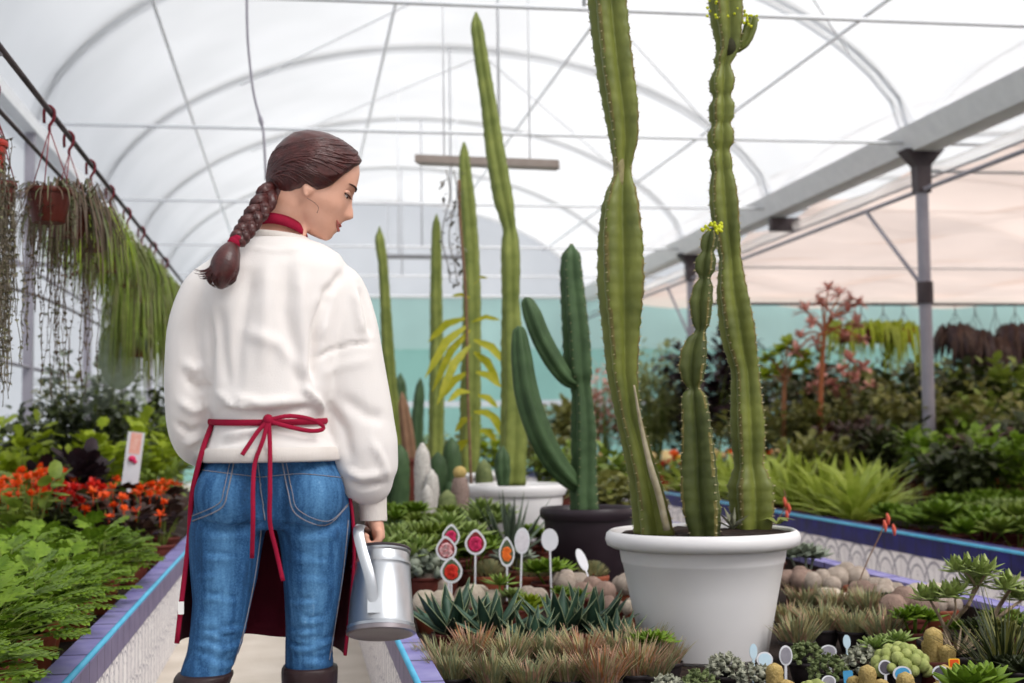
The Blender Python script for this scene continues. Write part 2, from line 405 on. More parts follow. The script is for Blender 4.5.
# ------------------------------------------------------------ the woman
Y0 = 2.95
PX = Y0 / FPX * 1.005                # metres per pixel at her distance
def W(px, py, dy=0.): return P(px, py, Y=Y0 + dy)
def remeshed(mb, voxel, it=4, fac=.5):
    me = mb.mesh('tmp', []); o = bpy.data.objects.new('tmp', me); COL.objects.link(o)
    r = o.modifiers.new('r', 'REMESH'); r.mode = 'VOXEL'; r.voxel_size = voxel; r.use_smooth_shade = True
    if it: sm = o.modifiers.new('s', 'SMOOTH'); sm.factor = fac; sm.iterations = it
    dg = bpy.context.evaluated_depsgraph_get()
    out = bpy.data.meshes.new_from_object(o.evaluated_get(dg)); bpy.data.objects.remove(o); bpy.data.meshes.remove(me)
    return out
def fold(me, folds, facing=True, gain=1.0):
    """raise or lower cloth along fold lines given in photograph pixels: (points, amplitude m, half width m)"""
    n = len(me.vertices); co = np.empty(n * 3); me.vertices.foreach_get('co', co); co = co.reshape(-1, 3)
    no = np.empty(n * 3); me.vertices.foreach_get('normal', no); no = no.reshape(-1, 3)
    amt = np.zeros(n); wgt = np.clip(.35 - no[:, 1], 0, 1) if facing else np.ones(n)
    for pts, a, w in folds:
        a *= gain; w *= .9
        q = np.array([[W(*p[:2], -.12).x, W(*p[:2], -.12).z] for p in pts]); best = np.full(n, 9.); tt = np.zeros(n)
        L = len(q) - 1
        for i in range(L):
            d = q[i + 1] - q[i]; t = np.clip(((co[:, [0, 2]] - q[i]) @ d) / (d @ d), 0, 1)
            dist = np.linalg.norm(co[:, [0, 2]] - (q[i] + t[:, None] * d), axis=1)
            m = dist < best; best[m] = dist[m]; tt[m] = (i + t[m]) / L
        amt += a * np.exp(-(best / w) ** 2) * np.clip(np.sin(np.clip(tt, .04, .96) * PI) * 1.6, 0, 1)
    co += no * (amt * wgt)[:, None]
    me.vertices.foreach_set('co', co.ravel()); me.update()
def obj_from(me, name, mats, parent=None):
    for m in (mats if isinstance(mats, (list, tuple)) else [mats]): me.materials.append(m)
    me.polygons.foreach_set('use_smooth', [True] * len(me.polygons)); me.name = name
    o = bpy.data.objects.new(name, me); COL.objects.link(o)
    if parent is not None: o.parent = parent
    return o
def ering(c, rx, ry, n=32, e=2.0, tilt=None):
    out = []
    for k in range(n):
        a = 2 * PI * k / n; ca, sa = math.cos(a), math.sin(a)
        p = Vector((rx * math.copysign(abs(ca) ** (2 / e), ca), ry * math.copysign(abs(sa) ** (2 / e), sa), 0))
        if tilt is not None: p = tilt @ p
        out.append(Vector(c) + p)
    return out
def rows_loft(mb, rows, n=40):
    """rows: (y_px, x_left_px, x_right_px, depth half m, centre dy, exponent)"""
    rings = []
    for y, xl, xr, dp, dy, e in rows:
        a, b_ = W(xl, y, dy), W(xr, y, dy); rings.append(ering((a + b_) / 2, (b_ - a).length / 2, dp, n, e))
    mb.loft(rings)

skin = M('skin', '#d69f86', '#e0ae97', rough=.48, scale=25, spec=.4, bump=.05, bscale=200)
hair_m = M('brown_hair', '#2a0d0d', '#5c2a27', rough=.36, scale=60, spec=.6, var=.3, bump=.15, bscale=220)
knit = M('cream_sweatshirt', '#ebe6e3', '#e4dfdb', rough=.9, scale=8, bump=.12, bscale=420, spec=.15, sheen=.15)
rib = M('cream_rib', '#e3dcd6', '#dbd3cc', rough=.9, scale=8, bump=.35, bscale=300, spec=.15, stretch=(3, 3, .25))
red_c = M('crimson_cloth', '#8c1030', '#a01438', rough=.8, scale=20, bump=.15, bscale=300, spec=.2)
apron_m = M('shaded_red_apron', '#430a1a', '#500c20', rough=.85, scale=15, bump=.1, bscale=260, spec=.15)  # red cloth, base colour darkened to paint in the shade inside the apron
boot_m = M('dark_boot_leather', '#2a1d1e', '#3a292a', rough=.45, scale=15, bump=.1)
lip_m = M('lips', '#b8685f', '#c0736a', rough=.4, scale=30)
brow_m = M('brow_hair', '#3a221c', '#4c2e26', rough=.6, scale=80)
white_tag = M('white_paper', '#f3f1ee', '#e9e6e2', rough=.6, scale=10)
stitch = M('denim_stitch', '#8d7a66', '#6f86a6', rough=.8, scale=300)
# denim: blue warp with pale worn patches and fine diagonal twill
def denim_mat():
    m = bpy.data.materials.new('denim'); m.use_nodes = True; n = m.node_tree.nodes; l = m.node_tree.links; b = n['Principled BSDF']
    b.inputs['Roughness'].default_value = .8; b.inputs['Specular IOR Level'].default_value = .2
    tcn = n.new('ShaderNodeTexCoord'); at = n.new('ShaderNodeAttribute'); at.attribute_name = 'wear'
    nz = n.new('ShaderNodeTexNoise'); nz.inputs['Scale'].default_value = 260; nz.inputs['Detail'].default_value = 3; l.new(tcn.outputs['Object'], nz.inputs[0])
    mp = n.new('ShaderNodeMapping'); mp.inputs['Scale'].default_value = (70, 70, 7); l.new(tcn.outputs['Object'], mp.inputs[0])
    n2 = n.new('ShaderNodeTexNoise'); n2.inputs['Scale'].default_value = 1; n2.inputs['Detail'].default_value = 3; l.new(mp.outputs[0], n2.inputs[0])
    ad = n.new('ShaderNodeMath'); ad.operation = 'MULTIPLY_ADD'; l.new(n2.outputs['Fac'], ad.inputs[0]); ad.inputs[1].default_value = .55; l.new(at.outputs['Fac'], ad.inputs[2])
    a2 = n.new('ShaderNodeMath'); a2.operation = 'MULTIPLY_ADD'; l.new(nz.outputs['Fac'], a2.inputs[0]); a2.inputs[1].default_value = .35; l.new(ad.outputs[0], a2.inputs[2])
    rp = n.new('ShaderNodeValToRGB'); e = rp.color_ramp.elements
    e[0].position = .22; e[0].color = rgba('#1c3049'); e[1].position = 1.25 if False else 1.0; e[1].color = rgba('#a9c6de')
    k = e.new(.45); k.color = rgba('#2a5480'); k = e.new(.75); k.color = rgba('#5688b4')
    l.new(a2.outputs[0], rp.inputs[0]); l.new(rp.outputs[0], b.inputs['Base Color'])
    bp = n.new('ShaderNodeBump'); bp.inputs['Strength'].default_value = .25; bp.inputs['Distance'].default_value = .002; l.new(a2.outputs[0], bp.inputs['Height']); l.new(bp.outputs[0], b.inputs['Normal'])
    return m
denim = denim_mat()

# head frame: she looks to her right and down
TL = math.radians(22); AW = math.radians(7)
HF = Vector((math.cos(TL) * math.cos(AW), math.cos(TL) * math.sin(AW), -math.sin(TL))).normalized()
HU = Vector((math.sin(TL) * math.cos(AW), math.sin(TL) * math.sin(AW), math.cos(TL))).normalized()
HL = HU.cross(HF).normalized()
HO = W(308, 190, .0)
def H(f, l, u): return HO + HF * f + HL * l + HU * u
H_U = [-.088, -.080, -.068, -.059, -.05, -.04, -.03, -.017, 0, .024, .044, .06, .079, .095, .108, .117, .121]
H_F = [.078, .0865, .0875, .0885, .0885, .0895, .0905, .0915, .0925, .0935, .0945, .094, .090, .0815, .060, .030, .004]
H_B = [.035, .012, -.010, -.030, -.045, -.058, -.066, -.074, -.080, -.086, -.087, -.085, -.077, -.066, -.047, -.025, -.004]
H_W = [.012, .026, .038, .045, .050, .054, .058, .062, .065, .069, .0705, .070, .066, .057, .041, .022, .004]
def head_pt(u, a, off=0.):
    f0, b0, w = interp(u, H_U, H_F), interp(u, H_U, H_B), interp(u, H_U, H_W)
    c = f0 * .38 + b0 * .62; ca, sa = math.cos(a), math.sin(a)
    if ca > 0: rf = f0 - c; e = 2.35
    else: rf = c - b0; e = 2.05
    f = c + rf * math.copysign(abs(ca) ** (2 / e), ca); l = w * math.copysign(abs(sa) ** (2 / e), sa)
    if ca > 0:
        al = abs(l)
        nh = interp(u, [-.040, -.030, -.022, -.016, -.006, .010, .026, .04], [0, .010, .022, .0245, .0185, .009, .002, 0])
        nw = interp(u, [-.03, -.02, -.012, .01, .03], [.012, .0125, .010, .007, .009])
        f += nh * math.exp(-(al / nw) ** 2)
        f += .0055 * math.exp(-((u + .042) / .006) ** 2 - (al / .017) ** 2) + .0055 * math.exp(-((u + .0585) / .006) ** 2 - (al / .015) ** 2)
        f -= .0035 * math.exp(-((u + .0505) / .0028) ** 2 - (al / .022) ** 2)
        f -= .0075 * math.exp(-((u - .020) / .011) ** 2 - ((al - .029) / .014) ** 2)
        f += .0035 * math.exp(-((u - .041) / .008) ** 2 - ((al - .028) / .02) ** 2)
        l += math.copysign(.004 * math.exp(-((u + .018) / .018) ** 2 - ((al - .048) / .018) ** 2), l)
    if off:
        s = 1 + off / .075
        f = c + (f - c) * s; l *= s
    return f, l
body = MB(); NU, NA = 56, 64
rings = []
for i in range(NU + 1):
    u = lerp(-.088, .121, i / NU); rings.append([H(*head_pt(u, 2 * PI * k / NA), u) for k in range(NA)])
body.loft(rings)
# ears
for s in (-1, 1):
    c = [(-.012, .012), (.000, .022), (.010, .016), (.010, .002), (.004, -.014), (-.002, -.022), (-.008, -.012), (-.013, 0)]
    pts = [H(f * .8 - .003, s * (.0655 + (.006 if f < 0 else .002) - max(0, u) * .12), u * .62 - .014) for f, u in c]
    body.tube(bez(pts + pts[:1], 24), .0042, 8); body.ball(H(-.004, s * .066, -.014), .010, 10, 6)
# neck
nk = [H(-.018, 0, -.01), H(-.02, 0, -.045), W(283, 222, .005), W(279, 236, .005), W(277, 250, .0)]
body.tube(bez(nk, 12), [.056, .056, .054, .053, .051, .050, .050, .050, .052, .054, .058, .062, .066], 24)
for f in (.028, -.005):     # neck tendons under the jaw
    body.tube(bez([H(f - .02, -.045, -.03), W(303, 224, -.02), W(296 - f * 200, 244, -.03)], 8), .012, 8)
# torso, pelvis and limbs under the clothes
rows_loft(body, [(250, 244, 308, .055, 0, 2), (266, 228, 324, .075, 0, 2), (300, 220, 328, .09, 0, 2.2), (350, 224, 324, .095, 0, 2.2), (420, 222, 322, .09, 0, 2), (460, 212, 330, .09, 0, 2), (488, 212, 330, .085, .01, 2), (500, 218, 322, .07, .02, 2)], 24)
for pts, rr in (([(325, 292, 0), (346, 335, 0), (356, 400, -.01), (367, 460, .0), (373, 500, .01), (374, 516, .012)], [.038, .042, .038, .036, .026, .0245]),
                ([(220, 292, 0), (198, 335, 0), (190, 400, .01), (194, 428, .04), (215, 444, .14), (250, 442, .22)], [.036, .036, .030, .028, .026, .024]),
                ([(228, 500, .01), (226, 570, 0), (216, 640, -.02), (204, 700, -.05), (196, 800, -.07), (192, 890, -.06)], [.06, .058, .042, .042, .038, .03]),
                ([(312, 500, 0), (312, 570, 0), (309, 640, 0), (309, 700, 0), (309, 800, 0), (309, 890, 0)], [.06, .058, .042, .042, .038, .03])):
    body.tube(bez([W(*p) for p in pts], 20), [interp(i / 20 * (len(rr) - 1), range(len(rr)), rr) for i in range(21)], 16)
# right hand closed on the handle strap: palm, four curled fingers, thumb
def hp(px, py, dy): return W(px, py, dy)
rings = []
for (px, py, rx, ry) in ((374, 512, .018, .027), (375.5, 521, .017, .036), (377.5, 531, .0155, .041), (379, 538, .013, .040)):
    rings.append(ering(hp(px, py, .02), rx, ry, 16, 2.6))
body.loft(rings)
for i, (dy, ln, r) in enumerate(((-.016, .82, .0078), (.006, .96, .0088), (.028, 1.0, .009), (.049, .92, .0086))):
    kx, ky = 379.5, 537.5
    pts = [hp(378, 530, dy), hp(kx, ky, dy - .002), hp(kx - 6 * ln, ky + 8.5 * ln, dy - .003), hp(kx - 13 * ln, ky + 8.0 * ln, dy - .001), hp(kx - 17.5 * ln, ky + .5, dy), hp(kx - 14.5 * ln, ky - 4.5 * ln, dy)]
    body.tube(bez(pts, 14), [r * 1.12 if j < 5 else r * (1.0 if j % 4 else 1.07) for j in range(15)], 10)
body.tube(bez([hp(373, 517, .045), hp(369, 525, .062), hp(366, 534, .060), hp(367, 543, .040)], 10), [.0125, .0122, .0118, .011, .0105, .0105, .010, .0098, .0095, .009, .0075], 10)
# left hand, out of sight in front of her
lw = W(258, 440, .225)
body.ball(lw + Vector((.02, .01, 0)), .028, 12, 8)
for i in range(4): body.tube([lw + Vector((.03, .01 - .0, .02 - .014 * i)), lw + Vector((.065, .02, .018 - .014 * i)), lw + Vector((.09 - .006 * abs(i - 1.5), .008, .014 - .013 * i))], [.009, .0085, .0075], 8)
body.tube([lw + Vector((.01, 0, .02)), lw + Vector((.035, -.012, .04)), lw + Vector((.055, -.012, .045))], [.011, .010, .008], 8)
# feet
for fx, dy in ((192, -.06), (309, 0)):
    a = W(fx, 890, dy); body.tube([Vector((a.x, a.y, .06)), Vector((a.x, a.y + .09, .045)), Vector((a.x, a.y + .16, .035))], [.035, .034, .028], 12)
person = obj_from(remeshed(body, .0036, 3, .4), 'person', skin)
tag(person, 'young woman seen from behind in cream sweatshirt, jeans and red apron, looking right', 'person')

# ---- face details
def on_face(u, a, off=.0012):
    f, l = head_pt(u, a); return H(f, l, u) + (HF * math.cos(a) + HL * math.sin(a)) * off
def face_at(u, l):
    """point on the face (right side l<0) at given height and sideways distance"""
    lo, hi = 0., 1.45
    for _ in range(30):
        m = (lo + hi) / 2
        if abs(head_pt(u, m)[1]) < abs(l): lo = m
        else: hi = m
    return on_face(u, math.copysign(lo, l))
m = MB()
for s in (-1, 1):
    for (dz, hh) in ((-.0450, .0029), (-.0560, .0034)):
        pts = [face_at(dz + .0065 * (abs(t)) ** 1.5 - (.005 * abs(t) if dz > -.05 else -.008 * abs(t) ** 2), s * .030 * t if t else s * 1e-4) for t in (0, .25, .5, .75, 1)]
        m.tube(bez(pts, 10), [hh * math.sqrt(max(.05, 1 - (j / 10) ** 2)) for j in range(11)], 8, flat=1)
tag(m.build('lips', lip_m, person), 'rose lips in a slight smile')
m = MB()
pts = [face_at(-.0505 + .004 * abs(t) ** 1.6, .018 * t if t else 1e-4) for t in (-1, -.5, 0, .5, 1)]
m.tube(bez(pts, 12), [.0016 * math.sqrt(max(.1, 1 - (j / 6 - 1) ** 2)) for j in range(13)], 6); m.build('teeth', white_tag, person)
for s in (-1, 1):
    m = MB(); pts = [face_at(.0355 + .005 * math.sin(t * 2.4), s * (.012 + .036 * t)) for t in (0, .25, .5, .75, 1)]
    m.tube(bez(pts, 12), [.0017 * math.sin(.35 + 2.6 * j / 12) + .0006 for j in range(13)], 8); m.build('eyebrow', brow_m, person)
    m = MB(); c = face_at(.0185, s * .030); m.ball(c - HF * .0085, .0115, 14, 10)
    eye = m.build('eye', white_tag, person)
    m = MB(); m.ball(c + HF * .0008 - HU * .004, .0045, 10, 6); m.build('iris', brow_m, eye)
    m = MB(); pts = [face_at(.0215 - .006 * (t - .5) ** 2 * 4 + .001, s * (.016 + .029 * t)) + HF * .001 for t in (0, .25, .5, .75, 1)]
    m.tube(bez(pts, 12), [.0017] * 13, 6)
    for j in range(9):
        t = .12 + .85 * j / 8; q = face_at(.0205 - .006 * (t - .5) ** 2 * 4, s * (.016 + .029 * t)); m.tube([q, q + HF * .006 - HU * .003 + HL * s * .002, q + HF * .009 - HU * .002 + HL * s * .004], [.0008, .0006, .0002], 4)
    m.build('eyelashes', brow_m, person)
    m = MB()   # upper lid
    pts = [face_at(.0228 - .004 * (t - .5) ** 2 * 4, s * (.016 + .029 * t)) - HF * .001 for t in (0, .25, .5, .75, 1)]
    m.tube(bez(pts, 12), [.0048 * math.sin(.3 + 2.5 * j / 12) + .0008 for j in range(13)], 8); m.build('eyelid', skin, person)

# ---- hair: a shell over the skull with combed strands, gathered at the nape
GATH = W(268, 193, -.035)
def hairline(a):
    """lowest height of the hair at angle a round the head"""
    a = abs((a + PI) % (2 * PI) - PI)
    return interp(a, [0, .35, .7, .95, 1.15, 1.35, 1.6, 1.9, 2.4, 3.15], [.098, .094, .078, .052, .012, -.005, -.012, -.022, -.042, -.052])
def hair_off(a, u):
    d = u - hairline(a); return .001 + (.014 + .008 * math.exp(-((abs((a + PI) % (2 * PI) - PI) - 1.55) / .3) ** 2)) * min(1, max(0, d / .03)) ** .6
hm = MB(); rings = []
for i in range(49):
    t = i / 48; ring = []
    for k in range(72):
        a = 2 * PI * k / 72; u = lerp(hairline(a) - .004, .121, t ** .9); f, l = head_pt(u, a, hair_off(a, u) - (.006 if t == 0 else 0))
        up = .012 * max(0, (u - .06) / .06) ; wv = .0012 * math.sin(a * 17 + u * 90)
        ring.append(H(f, l * (1 + wv * 3), u + up))
    rings.append(ring)
hm.loft(rings)
rs = random.Random(3)
gl = GATH - HO; gl = Vector((gl.dot(HF), gl.dot(HL), gl.dot(HU)))
for i in range(420):
    a0 = rs.uniform(-PI, PI); u0 = hairline(a0) + rs.uniform(0.0, .10) ** 1.0
    u0 = min(u0, .118); pts = []
    end_a = PI + (0.35 if a0 < 0 else -.35) * rs.uniform(.2, 1)
    a1 = (-end_a if a0 < 0 else end_a)
    u1 = rs.uniform(-.045, .0); n = 12
    for j in range(n + 1):
        t = j / n; a = lerp(a0, a1, t ** 1.1); u = lerp(u0, u1, t ** 1.4) + .012 * math.sin(t * PI) * (1 if u0 < .09 else .2)
        u = max(u, hairline(a) + .004)
        f, l = head_pt(u, a, hair_off(a, u) + rs.uniform(-.0006, .0012)); pts.append(H(f, l, u + .012 * max(0, (u - .06) / .06)))
    pts += [GATH.lerp(pts[-1], .4), GATH + Vector((rs.uniform(-1, 1), rs.uniform(-1, 1), rs.uniform(-1, 1))) * .012]
    r = rs.uniform(.0016, .0034); hm.tube(bez(pts, 18), [r * (.35 + .65 * math.sin(PI * min(1, (j + 1) / 12) / 2)) for j in range(19)], 5)
def top_u(f, l, off=.011):
    for q in range(70):
        u = .121 - q * .002; f0, b0, w = interp(u, H_U, H_F) + off, interp(u, H_U, H_B) - off, interp(u, H_U, H_W) + off; c = f0 * .38 + b0 * .62; rf = (f0 - c) if f > c else (c - b0)
        if ((f - c) / rf) ** 2 + (l / w) ** 2 <= 1: return u + .012 * max(0, (u - .06) / .06) - .0065
    return 0
for i in range(150):
    l0 = rs.uniform(-.062, .062); fs = rs.uniform(.02, .068) - abs(l0) * .4; fe = rs.uniform(-.085, -.05); pts = []
    for j in range(13):
        t = j / 12; f = lerp(fs, fe, t); l = l0 * (1 - .35 * t); u = top_u(f, l); pts.append(H(f, l, max(u, .02)))
    pts.append(GATH.lerp(pts[-1], .55)); r = rs.uniform(.0016, .003); hm.tube(bez(pts, 20), [r * (.3 + .7 * math.sin(PI * min(1, (j + .5) / 12) / 2)) for j in range(21)], 5)
for (pp) in ([(307, 198), (315, 203), (318.5, 208), (317, 213)], [(274, 160), (268, 172), (266, 184), (268, 190)]):
    hm.tube(bez([W(x, y, -.085) for x, y in pp], 12), .0005, 4)
hair = hm.build('hair', hair_m, person)
# braid, tie, tail
br = MB(); path = bez([GATH + Vector((.012, .006, .012)), W(262, 205, -.075), W(252, 220, -.10), W(243, 233, -.115), W(237, 241, -.122)], 60)
for s in range(3):
    pts = []; rad = []
    for i, p in enumerate(path):
        t = i / 60; ph = t * 2 * PI * 2.1 + s * 2 * PI / 3
        d = (path[min(i + 1, 60)] - path[max(i - 1, 0)]).normalized(); sd = d.cross(Vector((0, -1, 0))).normalized()
        w = lerp(.0155, .0105, t); pts.append(p + sd * w * math.sin(ph) + Vector((0, -1, 0)) * w * .55 * math.sin(2 * ph)); rad.append(lerp(.0125, .0085, t))
    br.tube(pts, rad, 12)
    for q in range(26):
        an = rs.uniform(0, 2 * PI); off = []
        for i, p in enumerate(pts):
            d = (pts[min(i + 1, 60)] - pts[max(i - 1, 0)]).normalized(); u = Vector((0, 0, 1)) - d * d.z; u.normalize(); v = d.cross(u); an2 = an + i * .05
            off.append(p + (u * math.cos(an2) + v * math.sin(an2)) * rad[i] * .97)
        br.tube(off[::2], .0015, 4)
br.build('braid', hair_m, person)
ht = MB(); c0, c1 = W(239.5, 237, -.121), W(231.5, 246, -.126); ht.tube(bez([c0, (c0 + c1) / 2, c1], 8), [.010, .0135, .0142, .0125, .0138, .0145, .0130, .0138, .010], 16); ht.build('hair_tie', red_c, person)
tl = MB(); tp = [W(233, 244, -.126), W(229, 253, -.135), W(225, 265, -.142), W(222, 278, -.140), W(220, 289, -.137)]
tl.tube(bez(tp, 16), [.010, .014, .0175, .0205, .023, .0255, .0275, .029, .0295, .029, .028, .0265, .024, .021, .017, .012, .005], 16)
for q in range(150):
    an = rs.uniform(0, 2 * PI); ln = rs.uniform(.75, 1.0); pts = []; side = Vector((math.cos(an), math.sin(an) * .8, 0))
    for j in range(9):
        t = j / 8 * ln; p = bez(tp, 32)[int(t * 32)]; r = interp(t, [0, .3, .6, .85, 1], [.009, .022, .0295, .026, .008])
        pts.append(p + side * r * 1.02)
    if an > 2.2 and an < 4.2 and rs.random() < .35: pts[-1] += Vector((-.028, -.004, .018)); pts[-2] += Vector((-.012, -.002, .004))
    tl.tube(bez(pts, 12), [rs.uniform(.001, .002)] * 11 + [.0006, .0003], 4)
tl.build('hair_tail', hair_m, person)

# ---- sweatshirt
sw = MB()
rows_loft(sw, [(238, 246, 304, .062, 0, 2), (245, 229, 325, .082, 0, 2), (255, 214, 341, .096, 0, 2.1), (270, 205, 348, .112, -.002, 2.2), (290, 200, 350, .122, -.003, 2.2), (310, 197, 348, .128, -.004, 2.3), (350, 199, 344, .132, -.004, 2.3),
               (385, 203, 338, .136, -.006, 2.3), (405, 206, 333, .138, -.008, 2.2), (418, 212, 326, .130, -.004, 2.2), (427, 212, 328, .130, -.004, 2.2), (442, 205, 335, .138, -.006, 2.2), (452, 199, 341, .142, -.008, 2.2), (457, 199, 342, .140, -.008, 2.2)], 48)
def limb(mb, pts, rr, n=24, sub=24):
    mb.tube(bez([W(*p) for p in pts], sub), [interp(i / sub * (len(rr) - 1), range(len(rr)), rr) for i in range(sub + 1)], n)
k_ = PX
limb(sw, [(322, 274, 0), (338, 290, -.005), (346, 325, -.01), (350, 365, -.012), (355, 405, -.012), (360, 445, -.008), (365, 476, 0), (370, 492, .005), (372, 502, .01)], [20 * k_, 26.5 * k_, 31 * k_, 34 * k_, 36 * k_, 37.5 * k_, 33.5 * k_, 23 * k_, 12 * k_], 28, 32)
limb(sw, [(226, 272, 0), (205, 292, -.005), (192, 325, -.005), (188, 365, -.005), (188, 405, .0), (191, 430, .015), (198, 446, .06), (215, 450, .14), (235, 446, .19)], [19 * k_, 23 * k_, 23 * k_, 22.5 * k_, 22 * k_, 22 * k_, 20 * k_, 17 * k_, 13 * k_], 28, 32)
me = remeshed(sw, .007, 5, .5)
fold(me, [([(350, 262), (327, 292), (316, 330), (313, 365), (315, 392)], -.012, .012), ([(340, 270), (323, 300), (320, 345)], .006, .014), ([(362, 280), (369, 310), (374, 338)], -.006, .008), ([(356, 285), (360, 312), (364, 335)], .005, .010),
          ([(314, 362), (330, 350), (352, 343), (378, 341)], -.0045, .0045), ([(318, 376), (340, 366), (376, 358)], .0018, .012),
          ([(252, 262), (246, 300), (238, 350), (236, 400)], -.004, .016), ([(268, 258), (266, 310), (264, 380)], .004, .018), ([(288, 256), (284, 310), (296, 370), (305, 405)], -.005, .014), ([(300, 262), (302, 320), (312, 400)], .005, .016),
          ([(218, 300), (222, 350), (228, 395)], -.004, .014), ([(204, 300), (208, 345), (206, 395), (210, 415)], -.007, .010), ([(228, 396), (262, 404), (300, 400)], .006, .010), ([(222, 409), (270, 414), (318, 407)], -.007, .008), ([(225, 403), (250, 408)], .004, .006),
          ([(240, 330), (280, 345), (310, 380)], .004, .016), ([(212, 390), (235, 405), (262, 412)], .004, .008), ([(300, 385), (316, 398), (325, 412)], .006, .008),
          ([(183, 375), (196, 386), (206, 384)], -.007, .010), ([(176, 400), (190, 410), (204, 405)], .006, .010), ([(172, 422), (186, 432), (202, 428)], -.006, .008), ([(180, 360), (192, 368), (203, 364)], .005, .010), ([(180, 446), (190, 440), (204, 436)], .005, .008),
          ([(325, 400), (345, 430), (352, 465)], -.005, .012), ([(338, 395), (368, 415), (388, 420)], -.004, .016), ([(345, 470), (362, 478), (384, 474)], .005, .010), ([(350, 484), (366, 489), (388, 484)], -.005, .006), ([(372, 440), (384, 462), (390, 480)], .004, .010),
          ([(220, 436), (250, 432), (268, 428)], .004, .006), ([(268, 428), (300, 434), (330, 440)], -.003, .008), ([(214, 446), (240, 441), (262, 434)], -.003, .006), ([(245, 245), (275, 250), (305, 246)], .002, .006)], gain=2.1)
sweater = obj_from(me, 'sweatshirt', knit, person)
m = MB(); rg = []
for y, xl, xr, dp in ((446, 200.5, 341, .1435), (448, 198.5, 343, .1475), (458, 197.5, 344.5, .1465), (460, 198.5, 343.5, .142), (458, 200, 342, .138)):
    a, b_ = W(xl, y - 3, -.006), W(xr, y + 5, -.006); ring = ering((a + b_) / 2, (b_ - a).length / 2, dp, 64, 2.2)
    rg.append(ring)
m.loft(rg, cap=False); m.build('hem_band', rib, sweater)
m = MB(); a = [W(371, 494, .008), W(372.5, 500, .01), W(373, 510, .011), W(373.5, 519, .012), W(373.5, 520.5, .012)]; m.tube(bez(a, 12), [.030, .031, .0315, .031, .0305, .030, .030, .0298, .0298, .0298, .0296, .029, .026], 24); m.build('cuff', rib, sweater)
m = MB(); m.tube([W(226, 449, .17), W(240, 445, .205)], [.028, .027], 20); m.build('cuff', rib, sweater)
m = MB(); cc = W(275.5, 238, .002); pts = [cc + Vector((.069 * math.cos(t), .066 * math.sin(t), -.018 * math.cos(t) * .4 + .010 - .016 * (math.sin(t) > 0) * math.sin(t))) for t in [2 * PI * i / 48 for i in range(49)]]
m.tube([p - Vector((0, 0, .012)) for p in pts], .006, 10, flat=1.5, cap=False); m.build('collar', rib, sweater)

# ---- jeans
jn = MB()
rows_loft(jn, [(448, 205, 338, .118, 0, 2.1), (462, 200, 343, .12, 0, 2.1), (480, 193.5, 347, .118, .005, 2.1), (500, 189.5, 351, .115, .01, 2.2), (515, 189, 352, .11, .012, 2.3), (527, 190, 350, .10, .015, 2.4)], 48)
for cx in (231, 309):
    c = W(cx, 496, -.060); jn.ball(c, .077, 20, 14, sz=1.10, M3=Matrix.Diagonal((1.0, .95, 1)))
def leg(rows):
    rg = []
    for y, xl, xr, dp, dy in rows:
        a, b_ = W(xl, y, dy), W(xr, y, dy); rg.append(ering((a + b_) / 2, (b_ - a).length / 2, dp, 32, 2.1))
    jn.loft(rg)
leg([(505, 190, 268, .098, 0), (530, 188, 266, .096, -.006), (553, 188.5, 261.5, .09, -.01), (579, 190.5, 257.5, .083, -.012), (600, 192.5, 252, .076, -.016), (630, 190, 246, .067, -.025), (651, 187, 240, .062, -.032), (668, 181, 232, .058, -.04), (700, 175, 224, .055, -.05)])
leg([(505, 274, 351, .098, 0), (530, 277, 351, .096, -.006), (553, 281, 347.5, .09, -.008), (579, 283, 343.5, .083, -.008), (600, 284.5, 340, .076, -.006), (630, 285.5, 334.5, .067, -.002), (651, 285, 333, .062, .0), (668, 285, 333, .059, .0), (700, 286, 331, .055, .0)])
me = remeshed(jn, .006, 5, .5)
zz = lambda x0, x1, y, d=3: [(x0, y - d), ((x0 + x1) / 2, y + d), (x1, y - d)]
fl = [([(194, 523), (228, 531), (260, 525)], -.010, .008), ([(280, 526), (312, 532), (346, 524)], -.010, .008), ([(258, 465), (261, 495), (266, 522)], -.009, .007), ([(196, 540), (230, 537), (258, 541)], .003, .008), ([(284, 541), (315, 540), (345, 536)], .003, .008)]
rq = random.Random(11)
for y, d, a in ((553, 2, -.0035), (575, -3, -.0015), (596, 4, -.003), (618, 4, -.004), (629, 2, -.004), (638, 4, -.0055), (646, 4, -.0055), (654, 4, -.005), (661, 4, -.004)):
    for x0, x1, o in ((190, 248, 0), (285, 340, 2)):
        for h in range(2):
            xa = rq.uniform(x0, x0 + 22); xb = xa + rq.uniform(22, 46); yy = y + o + rq.uniform(-3, 3); sl = rq.uniform(-4, 4); g = rq.uniform(.5, 1.15)
            fl.append(([(xa, yy - sl), ((xa + xb) / 2, yy + d * .6), (min(xb, x1 + 4), yy + sl)], a * g, .0045)); fl.append(([(xa, yy + 5 - sl), ((xa + xb) / 2, yy + 5 + d * .6), (min(xb, x1 + 4), yy + 5 + sl)], -a * g * .8, .006))
fold(me, fl)
jeans = obj_from(me, 'jeans', denim, person)
